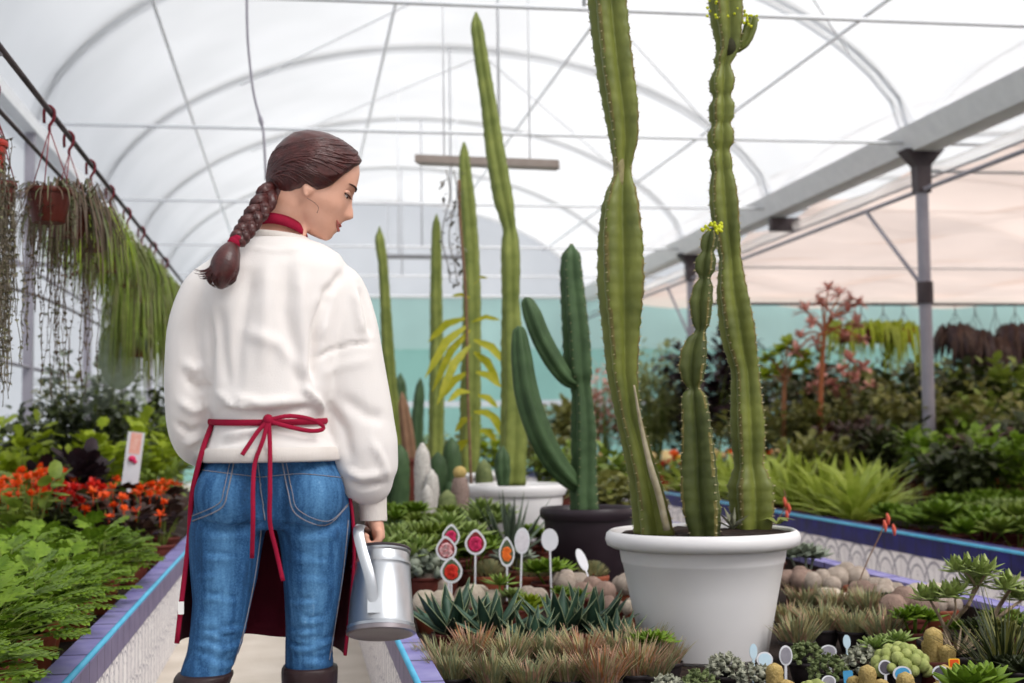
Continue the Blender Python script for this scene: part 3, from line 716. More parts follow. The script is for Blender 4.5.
# wear attribute: pale seat and thighs, darker sides (worn denim)
n = len(me.vertices); co = np.empty(n * 3); me.vertices.foreach_get('co', co); co = co.reshape(-1, 3)
wear = np.zeros(n)
for (px, py, sx_, sz_, a) in ((218, 495, .055, .075, .10), (318, 500, .06, .075, .12), (222, 570, .028, .14, .22), (315, 575, .030, .14, .20), (212, 640, .03, .10, .18), (308, 640, .03, .10, .18), (322, 478, .05, .03, .1)):
    q = W(px, py, -.1); wear += a * np.exp(-((co[:, 0] - q.x) / sx_) ** 2 - ((co[:, 2] - q.z) / sz_) ** 2)
at = me.attributes.new('wear', 'FLOAT', 'POINT'); at.data.foreach_set('value', wear * 1.1 - .04)
bv = BVHTree.FromObject(jeans, bpy.context.evaluated_depsgraph_get())
def on_back(px, py, off=.001):
    o = Vector((0, 0, CAM_Z)); d = ray(px, py).normalized(); h = bv.ray_cast(o, d)
    return h[0] + h[1] * off if h[0] is not None else W(px, py, -.12)
def line_on(mb, pts, r, n=20):
    mb.tube([on_back(p.x, p.y) for p in bez([(x, y, 0) for x, y in pts], n)], r, 6)
for pp in ([(234, 462), (228, 490), (221, 508), (193, 521)], [(282, 462), (288, 490), (296, 514), (325, 525), (347, 506)]):
    m = MB(); q = [on_back(x, y, .0006) for x, y in []]
    line_on(m, pp, .0016); line_on(m, [(x + (-4 if pp[0][0] < 260 else 4) * (1 if i < 2 else .7), y - (0 if i < 2 else 4)) for i, (x, y) in enumerate(pp)], .0011); m.build('pocket_stitching', stitch, jeans)
m = MB(); line_on(m, [(258, 463), (261, 490), (265, 520)], .0015); line_on(m, [(200, 470), (232, 474), (259, 477)], .0010); line_on(m, [(260, 477), (300, 474), (345, 478)], .0010); m.build('back_seam', stitch, jeans)
for pp in ([(263, 530), (256, 580), (245, 632), (236, 662)], [(350, 520), (345, 570), (336, 630), (331, 660)]):
    m = MB(); line_on(m, [(x - 2, y) for x, y in pp], .0013, 30); m.build('leg_seam', stitch, jeans)
# ---- boots
for side, rows, fx, dy in ((0, [(664, 176, 236, .070, -.042), (672, 173, 231, .070, -.046), (720, 168, 222, .066, -.06), (790, 168, 222, .06, -.07), (860, 175, 212, .045, -.065), (895, 176, 212, .045, -.06)], 194, -.06),
                           (1, [(664, 281, 338, .070, 0), (672, 281, 338, .070, 0), (720, 283, 336, .066, 0), (790, 284, 334, .06, 0), (860, 291, 328, .045, 0), (895, 291, 328, .045, 0)], 309, 0)):
    m = MB(); rg = []
    for y, xl, xr, dp, d2 in rows:
        a, b_ = W(xl, y + (6 if xl < 260 and y < 675 else 0), d2), W(xr, y + (10 if xl < 260 and y < 675 else 2), d2); rg.append(ering((a + b_) / 2, (b_ - a).length / 2, dp, 28, 2.1))
    a, b_ = W(rows[0][1] + 4, 668, rows[0][4]), W(rows[0][2] - 4, 672, rows[0][4])
    m.loft(rg); a = W(fx, 890, dy); m.tube([Vector((a.x, a.y - .03, .062)), Vector((a.x, a.y + .05, .058)), Vector((a.x, a.y + .13, .046)), Vector((a.x, a.y + .185, .036))], [.044, .046, .042, .024], 16)
    bo = obj_from(remeshed(m, .007, 3), 'boot', boot_m, person)
    m = MB(); m.loft([[Vector((a.x + .043 * math.cos(t) * (1 if math.sin(t) < 0 else 1.0), a.y + .06 + .125 * math.sin(t), z)) for t in [2 * PI * k / 24 for k in range(24)]] for z in (0, .016)]); m.build('sole', darkm, bo)

# ---- apron: skirt wrapped round the front, binding, waist ties, neck strap
edL = [(212, 424, -.045), (202, 452, -.075), (192, 495, -.055), (189, 540, -.025), (183, 590, -.03), (177, 643, -.03)]
edR = [(330, 424, .05), (338, 455, .04), (350, 498, -.02), (354, 545, -.025), (352, 590, -.03), (345, 655, -.03)]
ap = MB(); rg = []; nL, nR = bez([W(*p) for p in edL], 20), bez([W(*p) for p in edR], 20)
for i in range(21):
    row = []
    for k in range(41):
        t = PI * k / 40; c = (nL[i] + nR[i]) / 2; d = (nR[i] - nL[i]) / 2
        bul = lerp(.155, .20, i / 20); wv = .008 * math.sin(k * .8) * (i / 20)
        row.append(c - d * math.cos(t) + Vector((0, (bul + wv) * math.sin(t) ** .85, 0)))
    rg.append(row)
ap.loft(rg, cap=False, closed=False)
apron = ap.build('apron', apron_m, person)
md = apron.modifiers.new('thick', 'SOLIDIFY'); md.thickness = .003
for e in (nL, nR):
    m = MB(); m.tube([p + Vector((0, -.004, 0)) for p in e], .0065, 8, flat=.6); m.build('binding', red_c, apron)
m = MB(); m.box(W(181, 608, -.045), (.012, .002, .026)); m.build('care_label', white_tag, apron, smooth=False)
m = MB(); c = (W(212, 421, -.004) + W(328, 421, -.004)) / 2
pts = []
for i in range(65):
    t = 2 * PI * i / 64; pts.append(c + Vector((.1285 * math.copysign(abs(math.cos(t)) ** .95, math.cos(t)), .1365 * math.copysign(abs(math.sin(t)) ** .95, math.sin(t)), .004 * math.sin(t))))
m.tube(pts, .0036, 10, flat=1.9, cap=False); m.build('waist_tie', red_c, apron)
kb = W(268, 420, -.15)
m = MB(); m.ball(kb, .011, 12, 8, sz=1.1); m.build('knot', red_c, apron)
def ribbon(pts, w=.0045):
    m = MB(); p = bez([W(*q) for q in pts], 30); m.tube(p, w, 8, flat=.4, up=(0, -1, 0)); return m.build('apron_tie', red_c, apron)
ribbon([(268, 420, -.153), (290, 416, -.152), (313, 420, -.138), (324, 428, -.120), (312, 431, -.138), (290, 427, -.152), (269, 421, -.155)])
ribbon([(268, 421, -.155), (259, 430, -.158), (250, 443, -.160), (242, 455, -.160)])
ribbon([(268, 421, -.156), (263, 440, -.162), (255, 463, -.160), (253, 490, -.170), (253, 520, -.165), (252, 558, -.135)])
ribbon([(269, 421, -.156), (270, 450, -.162), (270, 490, -.166), (270, 523, -.152), (276, 550, -.135), (283, 581, -.128)])
m = MB(); c = W(281, 231, .002); rg = []
for i in range(49):
    t = 2 * PI * i / 48; sn = math.sin(t)
    base = c + Vector((.0545 * math.cos(t), .058 * sn, -.012 * math.cos(t) + (.016 * -sn if sn < 0 else -.05 * sn)))
    o = Vector((math.cos(t), sn, 0)) ; rg.append([base + o * .001 + Vector((0, 0, .0125)) - o * .003, base + o * .003, base + o * .003 - Vector((0, 0, .0115)), base - o * .002 - Vector((0, 0, .0115))])
m.loft(rg, cap=False); m.build('neck_strap', red_c, apron)

# ------------------------------------------------------------ watering can in her right hand
can_m = M('galvanised_can', '#b3b7bc', '#c6c9cd', rough=.34, metal=.9, scale=14, var=.2, spec=.5)
can_d = M('can_base', '#8d8689', '#9c9598', rough=.4, metal=.85, scale=20)
TI = Matrix.Rotation(math.radians(-20), 3, 'X') @ Matrix.Rotation(math.radians(1.5), 3, 'Y')
cb = W(381, 635, -.055)
t = empty('watering_can', cb, 'galvanised metal watering can hanging from the woman\'s right hand', 'watering can')
t.rotation_euler = TI.to_euler()
def lc(v): return TI.transposed() @ (Vector(v) - cb)
m = MB(); m.lathe([(.066, .006), (.0715, .010), (.0725, .018), (.0700, .022), (.0635, .140), (.0640, .143), (.0655, .147), (.0640, .151), (.0622, .155), (.0615, .171), (.0635, .174), (.064, .178), (.060, .179), (.058, .165), (.058, .1)], 40); m.build('body', can_m, t, angle=35)
m = MB(); m.lathe([(.010, .0045), (.060, .0045), (.068, .0), (.0735, .002), (.0738, .010), (.0715, .012)], 40); m.build('base_ring', can_d, t, angle=35)
m = MB(); m.lathe([(.0600, .1785), (.0645, .179), (.0655, .182), (.0635, .1845), (.0595, .1835), (.0585, .1795)], 40); m.build('rim', darkm, t, angle=35)
a0 = Vector((-.020, -.068, .055)); hand = lc(W(369, 533, .02))
hpth = bez([a0, a0 + Vector((-.008, -.012, .05)), lc(W(361.5, 548, -.075)), lc(W(358.5, 532, -.062)), lc(W(361, 525.5, -.036)), lc(W(366, 529, -.01)), lc(W(368.5, 533, .02)), lc(W(370, 537, .055)), Vector((-.010, .058, .168))], 48)
m = MB(); m.tube(hpth, .0112, 8, flat=.22, up=(0, -1, 0)); m.build('handle', can_m, t, angle=40)
m = MB(); m.box(a0 + Vector((.001, .001, -.006)), (.026, .006, .034)); m.lathe([(.0, 0)] * 2, 3) if False else None; m.build('handle_bracket', can_m, t, smooth=False)
m = MB(); m.tube(bez([(0, .06, .05), (0, .11, .08), (0, .16, .15), (0, .20, .215)], 16), [.022 - .0007 * i for i in range(17)], 16); sp = m.build('spout', can_m, t)
m = MB(); m.tube([(0, .197, .21), (0, .215, .235), (0, .219, .240)], [.012, .030, .026], 20); m.build('rose', can_m, sp)
# ------------------------------------------------------------ potted cacti
ORD = ['first', 'second', 'third', 'fourth', 'fifth', 'sixth', 'seventh', 'eighth', 'ninth', 'tenth', 'eleventh', 'twelfth', 'thirteenth', 'fourteenth', 'fifteenth', 'sixteenth', 'seventeenth', 'eighteenth', 'nineteenth', 'twentieth']
euph = M('euphorbia_green', '#515a22', '#7b8238', rough=.5, scale=14, var=.5, bump=.12, bscale=60, spec=.4, stretch=(1, 1, .5))
euph_d = M('euphorbia_dark', '#39421e', '#545c2c', rough=.5, scale=14, bump=.12, bscale=60)
cereus = M('cereus_green', '#33492c', '#4b6440', rough=.55, scale=12, bump=.12, bscale=60)
cereus_l = M('tall_cactus_green', '#5e6b2e', '#8a934a', rough=.55, scale=9, bump=.1, bscale=50)
cork = M('cork_brown', '#8d7c5e', '#b3a585', rough=.9, scale=30, bump=.4, bscale=90)
ridge = M('ridge_cork', '#5b5a30', '#857a48', rough=.8, scale=40)
spine_m = M('pale_spines', '#cfc6a0', '#b7a77c', rough=.7, scale=60)
bud_m = M('yellow_green_buds', '#b9c21a', '#d6d838', rough=.5, scale=40)
potw = M('white_plastic', '#eceaea', '#e4e2e3', rough=.42, scale=5, spec=.45)
potd = M('dark_plastic', '#2a2127', '#362c33', rough=.4, scale=5)
terra = M('brown_plastic_pot', '#8e4a34', '#a2583f', rough=.6, scale=12, rnd=.18)
terra2 = M('dark_brown_pot', '#5a2b24', '#6d352b', rough=.6, scale=12, rnd=.2)
blackp = M('black_plastic_pot', '#231d1f', '#2e2729', rough=.5, scale=12)
def rib_ring(c, R, ribs, depth, rot, sharp=1.0, tooth=0., n=None):
    n = n or ribs * 16; out = []
    for k in range(n):
        a = 2 * PI * k / n; q = abs(math.cos(ribs * a / 2)) ** sharp
        rr = R * (1 - depth + depth * q) + (tooth * R if k % (n // ribs) == 0 else 0)
        out.append(Vector(c) + Vector((math.cos(a + rot) * rr, math.sin(a + rot) * rr, 0)))
    return out
def px_stem(root, rows, Y, ribs, depth, rot, mat, name='stem', step=.018, spines=True, top=True, sharp=1.6, tooth=.05, mats=None, spine_step=2, wav=.03):
    """a ribbed stem; rows (y_px, x_left, x_right) measured on the photo at distance Y"""
    rows = sorted(rows, key=lambda r: -r[0]); zs = []; xs = []; rs = []; ysn = []
    for y, xl, xr in rows:
        a, b = P(xl, y, Y=Y), P(xr, y, Y=Y); zs.append((a.z + b.z) / 2); xs.append((a.x + b.x) / 2); rs.append((b.x - a.x) / 2)
    n = max(6, int((zs[-1] - zs[0]) / step)); rings = []; sp = []
    for i in range(n + 1):
        z = lerp(zs[0], zs[-1], i / n); R = interp(z, zs, rs); x = interp(z, zs, xs)
        R *= 1 + wav * math.sin(i * 1.9)
        if top and i > n - 3: R *= (.92, .66, .25)[i - n + 2]
        c = Vector((x, Y, z)) - root.location
        rings.append(rib_ring(c, R, ribs, depth, rot + .10 * math.sin(i * .06), sharp, tooth * (1 if i % 2 else -.4)))
        if i % spine_step == 0:
            for k in range(ribs):
                a = 2 * PI * k / ribs + rot + .10 * math.sin(i * .06); d = Vector((math.cos(a), math.sin(a), 0)); sp.append((c + d * R * (1 + tooth * .5), d))
    m = MB(); m.loft(rings); nn = len(rings[0]); pr = nn // ribs
    if mats:
        for fi in range(len(m.f) - 2):
            k = fi % nn
            if (k % pr == 0 or k % pr == pr - 1) and math.sin((fi // nn) * .37 + k) > -.4: m.m[fi] = 1
        mat = [mat, mats]
    o = m.build(name, mat, root)
    if spines:
        m = MB()
        for p, d in sp:
            s = Vector((-d.y, d.x, 0))
            for q in (-1, 0, 1): m.tube([p - d * .001, p + d * .006 + s * q * .004 + Vector((0, 0, .0015 * q))], [.0014, .0003], 3)
            m.ball(p, .0021, 5, 3)
        m.build('spines', spine_m, o)
    return o
def pot_parts(root, r, h, mat, rim=.02, taper=.72, soil_mat=None, rimname='rim', z0=0., n=28, soil_drop=.02, rim_w=.0):
    m = MB(); m.lathe([(.001, z0), (r * taper * .94, z0), (r * taper, z0 + h * .03), (lerp(r * taper, r, .8), z0 + h * .72), (lerp(r * taper, r, .82), z0 + h - rim), (r * .97, z0 + h - rim), (r * .9, z0 + h - rim - .004)][:6] + [(r * .93, z0 + h - soil_drop), (r * .90, z0 + h - soil_drop * 1.2), (.001, z0 + h - soil_drop * 1.2)], n, cap=False)
    o = m.build('pot', mat, root, angle=40)
    m = MB(); w = rim_w or r * .045
    m.lathe([(r * .94, z0 + h - rim), (r + w * .2, z0 + h - rim), (r + w, z0 + h - rim * .6), (r + w, z0 + h - rim * .25), (r + w * .3, z0 + h), (r * .97, z0 + h - rim * .1), (r * .935, z0 + h - rim * .7)], n, cap=False); m.build(rimname, mat, o, angle=50)
    m = MB(); rr = r * .925; rg = []
    for q in (1, .66, .33, .02): rg.append([(rr * q * math.cos(2 * PI * k / 20), rr * q * math.sin(2 * PI * k / 20), z0 + h - soil_drop + (.006 * math.sin(k * 5 + q * 9) if q < 1 else 0)) for k in range(20)])
    m.loft(rg, cap=False); m.build('soil', soil_mat or soil, root)
    return o
# -- the large white pot in the middle of the picture
YP = 4.12
c = P(702, 529, Y=YP); wp = empty('potted_cactus', (c.x, YP, ZB), 'three tall ribbed cacti in a large round white pot beside the aisle', 'potted cactus')
hp_ = c.z - ZB
m = MB(); m.lathe([(.001, 0), (.185, 0), (.195, .01), (.232, .20), (.250, hp_ - .105), (.2535, hp_ - .100), (.2545, hp_ - .094), (.262, hp_ - .05), (.29, hp_ - .05), (.284, hp_ - .02), (.28, hp_ - .045), (.001, hp_ - .045)], 64, cap=False); po = m.build('pot', potw, wp, angle=30)
m = MB(); m.lathe([(.262, hp_ - .052), (.282, hp_ - .054), (.298, hp_ - .046), (.304, hp_ - .028), (.300, hp_ - .010), (.289, hp_ - .001), (.281, hp_ - .006), (.279, hp_ - .04)], 64, cap=False); m.build('rim', potw, po, angle=60)
m = MB(); m.lathe([(.2515, hp_ - .101), (.2535, hp_ - .0985), (.2522, hp_ - .096)], 64, cap=False); m.build('groove', M('groove_grey', '#8d8b90', rough=.6), po)
rg = []; rs = random.Random(5)
for q in (1, .8, .6, .4, .2, .02): rg.append([(.279 * q * math.cos(2 * PI * k / 40), .279 * q * math.sin(2 * PI * k / 40), hp_ - .016 + rs.uniform(-.006, .008) + .008 * (1 - q)) for k in range(40)])
m = MB(); m.loft(rg, cap=False); m.build('soil', soil, wp)
px_stem(wp, [(536, 633, 676), (500, 630, 667), (477, 628, 660), (438, 620, 648), (416, 615, 641), (372, 606, 638), (328, 601, 641), (284, 595, 646), (240, 595, 645), (205, 599, 641), (188, 605, 637), (178, 611, 633), (170, 614, 631), (162, 612, 634), (140, 608, 640), (110, 602, 640), (70, 595, 635), (30, 590, 630), (-10, 586, 626), (-60, 584, 620)], YP - .02, 4, .52, -.72, euph, spines=True, step=.014, mats=ridge)
st = px_stem(wp, [(540, 690, 722), (512, 680, 724), (490, 677, 722), (460, 678, 719), (425, 679, 714), (395, 679, 709), (388, 688, 700), (383, 681, 704), (368, 676, 708), (350, 679, 709), (338, 686, 708), (331, 696, 706), (324, 691, 711), (302, 688, 714), (285, 693, 714), (277, 700, 710), (271, 694, 716), (258, 695, 717), (251, 702, 714), (246, 699, 718), (236, 701, 719), (228, 705, 719)], YP - .14, 4, .55, -1.25, euph_d, step=.012, mats=ridge)
m = MB(); q0 = P(712, 229, Y=YP - .14) - wp.location
for i in range(34): m.ball(q0 + Vector((rs.uniform(-.03, .03), rs.uniform(-.02, .02), rs.uniform(-.012, .018))), rs.uniform(.004, .0065), 7, 5)
m.build('flower_bud', bud_m, st)
st = px_stem(wp, [(538, 734, 771), (510, 729, 774), (486, 727, 773), (470, 733, 766), (464, 734, 763), (440, 731, 765), (416, 730, 764), (372, 731, 759), (345, 722, 757), (328, 718, 756), (293, 715, 749), (257, 718, 742), (230, 712, 741), (205, 708, 740), (185, 708, 737), (172, 711, 733), (160, 708, 733), (150, 713, 729), (146, 708, 734), (134, 706, 735), (124, 712, 730), (120, 709, 734), (106, 708, 735), (95, 714, 730), (91, 709, 734), (78, 709, 735), (66, 716, 730), (62, 713, 733), (50, 716, 740), (40, 715, 741), (20, 710, 743), (0, 708, 743), (-18, 712, 740)], YP + .06, 4, .50, -.80, euph, step=.012, mats=ridge)
m = MB(); rgs = []
for (px, py, w) in ((737, 52, 4), (743, 46, 7), (747, 38, 8.5), (750, 28, 9.5), (752, 20, 8), (752.5, 16, 3)):
    rgs.append(rib_ring(P(px, py, Y=YP + .05) - wp.location, w * YP / FPX, 4, .45, .5, 1.5))
m.loft(rgs); m.build('offshoot', euph, st)
m = MB()
for i in range(26): m.ball(P(752 + rs.uniform(-9, 8), 21 + rs.uniform(-7, 6), Y=YP + .04 + rs.uniform(-.02, .02)) - wp.location, rs.uniform(.004, .006), 6, 4)
for i in range(50): m.ball(P(rs.choice([709, 716, 727, 736, 743]) + rs.uniform(-2, 2), rs.uniform(-14, 22), Y=YP + .06 - .05 * rs.random()) - wp.location, rs.uniform(.004, .006), 6, 4)
m.build('flower_bud', bud_m, st)
m = MB(); m.ball(P(729, 48, Y=YP + .055) - wp.location, .030, 14, 8, sz=1.25); m.build('dark_scar', M('dark_scar', '#2c2c1a', '#3c3a22', rough=.8), st)
m = MB(); m.tube(bez([P(x, y, Y=YP - .10 - .02 * (y > 450)) - wp.location for x, y in ((634, 385), (641, 425), (650, 465), (659, 495), (667, 530))], 20), [.003 + .008 * min(1, i / 12) for i in range(21)], 8); m.build('cork_scar', M('pale_cork', '#b3a993', '#8f8467', rough=.9, scale=30), wp)
m = MB(); m.loft([rib_ring(P(622.5, y, Y=YP - .02) - wp.location, w * YP / FPX, 4, .5, -.72 + .1, 1.6) for y, w in ((190, 10), (180, 10.8), (173, 10.0), (166, 10.4), (156, 10))]); m.build('woody_joint', M('joint_brown', '#7d7450', '#9c946c', rough=.85, scale=40, bump=.3), wp)
# small grey agave and debris in the same pot
m = MB(); q0 = P(733, 529, Y=YP - .17) - wp.location
for i in range(13):
    a = 2 * PI * i / 13 + rs.uniform(-.2, .2); e = rs.uniform(.25, 1.1); L = rs.uniform(.05, .085); d = Vector((math.cos(a) * math.cos(e), math.sin(a) * math.cos(e), math.sin(e)))
    m.blade([q0, q0 + d * L * .5 + Vector((0, 0, .004)), q0 + d * L], [.006, .0075, .0008], d.cross(Vector((0, 0, 1))), .3, thick=.4)
m.build('small_agave', M('grey_agave', '#5d5f4c', '#7a7a66', rough=.6, scale=30), wp)
m = MB(); q0 = P(778, 524, Y=YP - .02) - wp.location
for i in range(8):
    a = rs.uniform(0, 2 * PI); m.blade([q0, q0 + Vector((math.cos(a) * .03, math.sin(a) * .03, .02)), q0 + Vector((math.cos(a) * .055, math.sin(a) * .055, .012))], [.006, .012, .001], (-math.sin(a), math.cos(a), 0), .2)
m.build('weed', M('pot_weed', '#6c7a3a', '#92994c', rough=.6, trans=.2), wp)
# -- dark pot with the branching cactus
YD = 5.95
c = P(588, 507, Y=YD); dp = empty('potted_cactus', (c.x, YD, ZB), 'dark green branching cactus in a wide dark plastic pot behind the white pot', 'potted cactus')
pot_parts(dp, 47 * YD / FPX, c.z - ZB, potd, rim=.05, taper=.74, n=48, soil_drop=.035)
px_stem(dp, [(512, 571, 600), (495, 570, 599), (470, 572, 598), (430, 571, 598), (398, 572, 594), (385, 571, 592), (372, 564, 594), (340, 563, 592), (300, 561, 587), (270, 560, 583), (252, 562, 581), (244, 567, 576)], YD, 5, .3, .3, cereus, step=.02)
def arm(root, pts, Y, ribs, mat, name='branch', depth=.3):
    m = MB(); pp = bez([P(x, y, Y=Y + dy) - root.location for x, y, w, dy in pts], 30); ws = [interp(i / 30 * (len(pts) - 1), range(len(pts)), [p[2] for p in pts]) * Y / FPX / 2 for i in range(31)]
    rings = []; up = Vector((0, -1, 0))
    for i, p in enumerate(pp):
        t = (pp[min(i + 1, 30)] - pp[max(i - 1, 0)]).normalized(); u = (up - t * up.dot(t)).normalized(); v = t.cross(u); n = ribs * 6; R = ws[i] * (1 if i < 29 else (.75 if i == 29 else .3))
        rings.append([p + (u * math.cos(2 * PI * k / n) + v * math.sin(2 * PI * k / n)) * R * (1 - depth + depth * abs(math.cos(ribs * PI * k / n))) for k in range(n)])
    m.loft(rings); return m.build(name, mat, root)
arm(dp, [(580, 488, 14, 0), (566, 476, 22, -.02), (550, 455, 26, -.04), (536, 425, 27, -.05), (526, 392, 26, -.05), (521, 355, 22, -.05), (519, 332, 15, -.05), (518, 326, 5, -.05)], YD, 5, cereus)
arm(dp, [(578, 385, 12, 0), (566, 378, 17, -.03), (553, 360, 21, -.04), (541, 338, 21, -.04), (532, 315, 20, -.04), (527, 302, 14, -.04), (525, 297, 5, -.04)], YD, 5, cereus)
# -- second white pot with the tallest pair
YW = 7.6
c = P(516, 484, Y=YW); w2 = empty('potted_cactus', (c.x, YW, ZB), 'very tall slender ribbed cactus in a low white pot behind the branching cactus', 'potted cactus')
pot_parts(w2, 49 * YW / FPX, c.z - ZB, potw, rim=.06, taper=.76, n=48, soil_drop=.035)
px_stem(w2, [(486, 498, 526), (440, 500, 528), (400, 501, 528), (345, 501, 524), (300, 502, 520), (265, 501, 521), (245, 501, 520), (232, 503, 518), (226, 502, 516), (200, 493, 514), (150, 485, 505), (100, 480, 496), (60, 474, 489), (25, 470, 483), (12, 472, 480)], YW, 5, .26, .2, cereus_l, step=.03, spines=False)
px_stem(w2, [(487, 498, 509), (470, 494, 511), (455, 495, 510), (446, 499, 507)], YW - .2, 5, .3, .2, cereus, step=.02, spines=False)
# -- tall columns further back
def tall(name, label, rows, Y, mat, potc=None, r=.2, h=.3, ribs=5):
    x = P((rows[0][1] + rows[0][2]) / 2, rows[0][0], Y=Y).x
    t = empty('potted_cactus', (x, Y, ZB), label, 'potted cactus')
    zb = P((rows[0][1] + rows[0][2]) / 2, rows[0][0], Y=Y).z - ZB
    pot_parts(t, r, zb + .03, potc or terra2, rim=.04, taper=.75, n=32)
    px_stem(t, rows, Y, ribs, .26, .3, mat, step=.035, spines=False); return t
tall('c', 'tall slim column cactus right beside the yellow-leaved plant, its tip by the light bar', [(476, 459, 480), (400, 460, 482), (340, 462, 482), (300, 463, 482), (250, 462, 480), (200, 459, 476), (160, 459, 470), (142, 460, 468)], 9.3, cereus_l, potw, .28, .36)
tall('c', 'thin column cactus with pointed tip nearest the end of the light bar on its left', [(462, 428, 444), (400, 429, 445), (345, 430, 444), (300, 430, 443), (250, 431, 442), (225, 432, 441), (214, 434, 439)], 10.4, cereus_l, potw, .24, .36)
t = tall('c', 'thin column cactus standing closest to the woman, arrow-shaped tip', [(462, 394, 412), (430, 388, 404), (390, 384, 398), (340, 381, 394), (300, 380, 391), (262, 378, 388), (246, 375, 386), (235, 375, 384), (226, 378, 381)], 10.0, cereus_l, terra2, .2, .3)
for nm, rows, Y in (('shorter dark column cactus just right of the arrow-tipped one', [(458, 393, 410), (400, 394, 408), (380, 395, 406), (373, 398, 403)], 12.2), ('short dark column cactus leaning between the two thin tall columns', [(458, 410, 424), (420, 411, 424), (395, 414, 425), (378, 417, 424)], 11.4)):
    tall('c', nm, rows, Y, cereus, terra2, .16, .3)
t = tall('c', 'brown stubby column cactus behind the woman, leaning on the thin tall one', [(462, 404, 418), (430, 400, 414), (405, 398, 409), (392, 399, 405)], 9.3, M('brown_cactus', '#7a5a44', '#94735a', rough=.7, scale=12, bump=.2), terra2, .15, .3)
# ------------------------------------------------------------ small plants: builders
RS = random.Random(21)
def uni(a, b): return RS.uniform(a, b)
def leafm(name, a, b, trans=.25, rough=.5, scale=20, rnd=.12): return M(name, a, b, rough=rough, scale=scale, trans=trans, rnd=rnd, spec=.35)
L_fern = leafm('fern_green', '#58781c', '#8ba834'); L_dark = leafm('dark_leaf', '#28301a', '#465028', .12); L_mid = leafm('mid_leaf', '#5c7226', '#8a9c3e'); L_yel = leafm('yellow_green_leaf', '#8aa01c', '#b2c038', .35)
L_bronze = leafm('bronze_leaf', '#2c1d1a', '#4c3428', .1); L_olive = leafm('olive_leaf', '#666a34', '#8c8a4c'); L_purple = leafm('dark_purple_leaf', '#241a20', '#3c2a30', .1); L_silver = leafm('silver_leaf', '#7c8878', '#a3ab98', .15)
L_agave = M('agave_green', '#2f4a3c', '#466450', rough=.5, scale=25, rnd=.12, spec=.4); L_agedge = M('agave_edge', '#8d9a72', '#a7b088', rough=.6)
L_aloe = M('aloe_green', '#6d8a34', '#93a84c', rough=.5, scale=25, rnd=.1); L_tuft = M('tuft_green', '#908c5c', '#b8ae84', rough=.7, scale=60, rnd=.18, trans=.15); L_tuftp = M('tuft_pink', '#a3806a', '#c8a48c', rough=.7, scale=60, rnd=.15, trans=.15); L_aloe2 = leafm('pale_green_leaf', '#7f9a4c', '#a8b870'); L_tufto = M('tuft_orange', '#a56c46', '#cc9468', rough=.7, scale=60, rnd=.15, trans=.15); L_tuftg = M('tuft_grey_green', '#7d8660', '#a2a480', rough=.7, scale=60, rnd=.15, trans=.15)
ball_m = M('woolly_cactus', '#94857a', '#c4b6a8', rough=.85, scale=40, var=.2, bump=.6, bscale=260, rnd=.12, spec=.15); ball_w = M('white_woolly_cactus', '#b9aa98', '#d6cab8', rough=.85, scale=50, var=.2, bump=.6, bscale=260, rnd=.08, spec=.15); ball_d = M('brown_woolly_cactus', '#7d685e', '#a88f82', rough=.85, scale=40, var=.2, bump=.6, bscale=260, rnd=.12, spec=.15)
gold_m = M('golden_spined_cactus', '#9a8248', '#cdb478', rough=.85, scale=160, var=.1, bump=.6, bscale=240, rnd=.1); knob_g = M('grey_rosettes', '#7e8272', '#b0b09c', rough=.7, scale=80, bump=.4, rnd=.12); knob_y = M('green_rosettes', '#7d8a48', '#b0b670', rough=.65, scale=60, bump=.3, rnd=.1); knob_d = M('dark_green_rosettes', '#4c5c34', '#7c8658', rough=.65, scale=70, bump=.3, rnd=.1)
F_red = M('red_petals', '#c01a1c', '#d8301c', rough=.5, trans=.2); F_orange = M('orange_petals', '#e8501c', '#f06a24', rough=.5, trans=.25); F_yellow = M('yellow_petals', '#e8a81c', '#f0bc34', rough=.5, trans=.25); F_coral = M('coral_flowers', '#d0503c', '#e0705c', rough=.5); F_pink = M('dusty_pink', '#c98c80', '#e2b0a4', rough=.6, scale=20, trans=.15); F_cream = M('cream_heads', '#d8b878', '#e8d098', rough=.6, scale=30)
bark = M('bark', '#6c5040', '#8c6c54', rough=.9, scale=30, bump=.4); stem_g = M('green_stem', '#5c6c2c', '#7c8a3c', rough=.6); twig = M('twig', '#86735e', '#a8947c', rough=.9, scale=40, bump=.3)
tagw = M('tag_white', '#dcdce0', '#d0d2d8', rough=.35); tagb = M('tag_blue', '#3a8cc0', '#58a4d0', rough=.4); tagp = M('tag_grey', '#85828c', '#9a97a0', rough=.4, scale=60); tagpale = M('tag_pale_blue', '#b8d4e4', '#cfe2ec', rough=.4); tagy = M('tag_yellow', '#e8b41c', '#f0c83c', rough=.5); tagdark = M('tag_dark_print', '#4a4650', '#5c5862', rough=.5, scale=60)
def frame(d):
    d = Vector(d).normalized(); u = Vector((0, 0, 1)) if abs(d.z) < .95 else Vector((1, 0, 0)); s = d.cross(u).normalized(); return d, s, s.cross(d)
def sph(e0, e1):
    a = uni(0, 2 * PI); e = uni(e0, e1); return Vector((math.cos(a) * math.cos(e), math.sin(a) * math.cos(e), math.sin(e)))
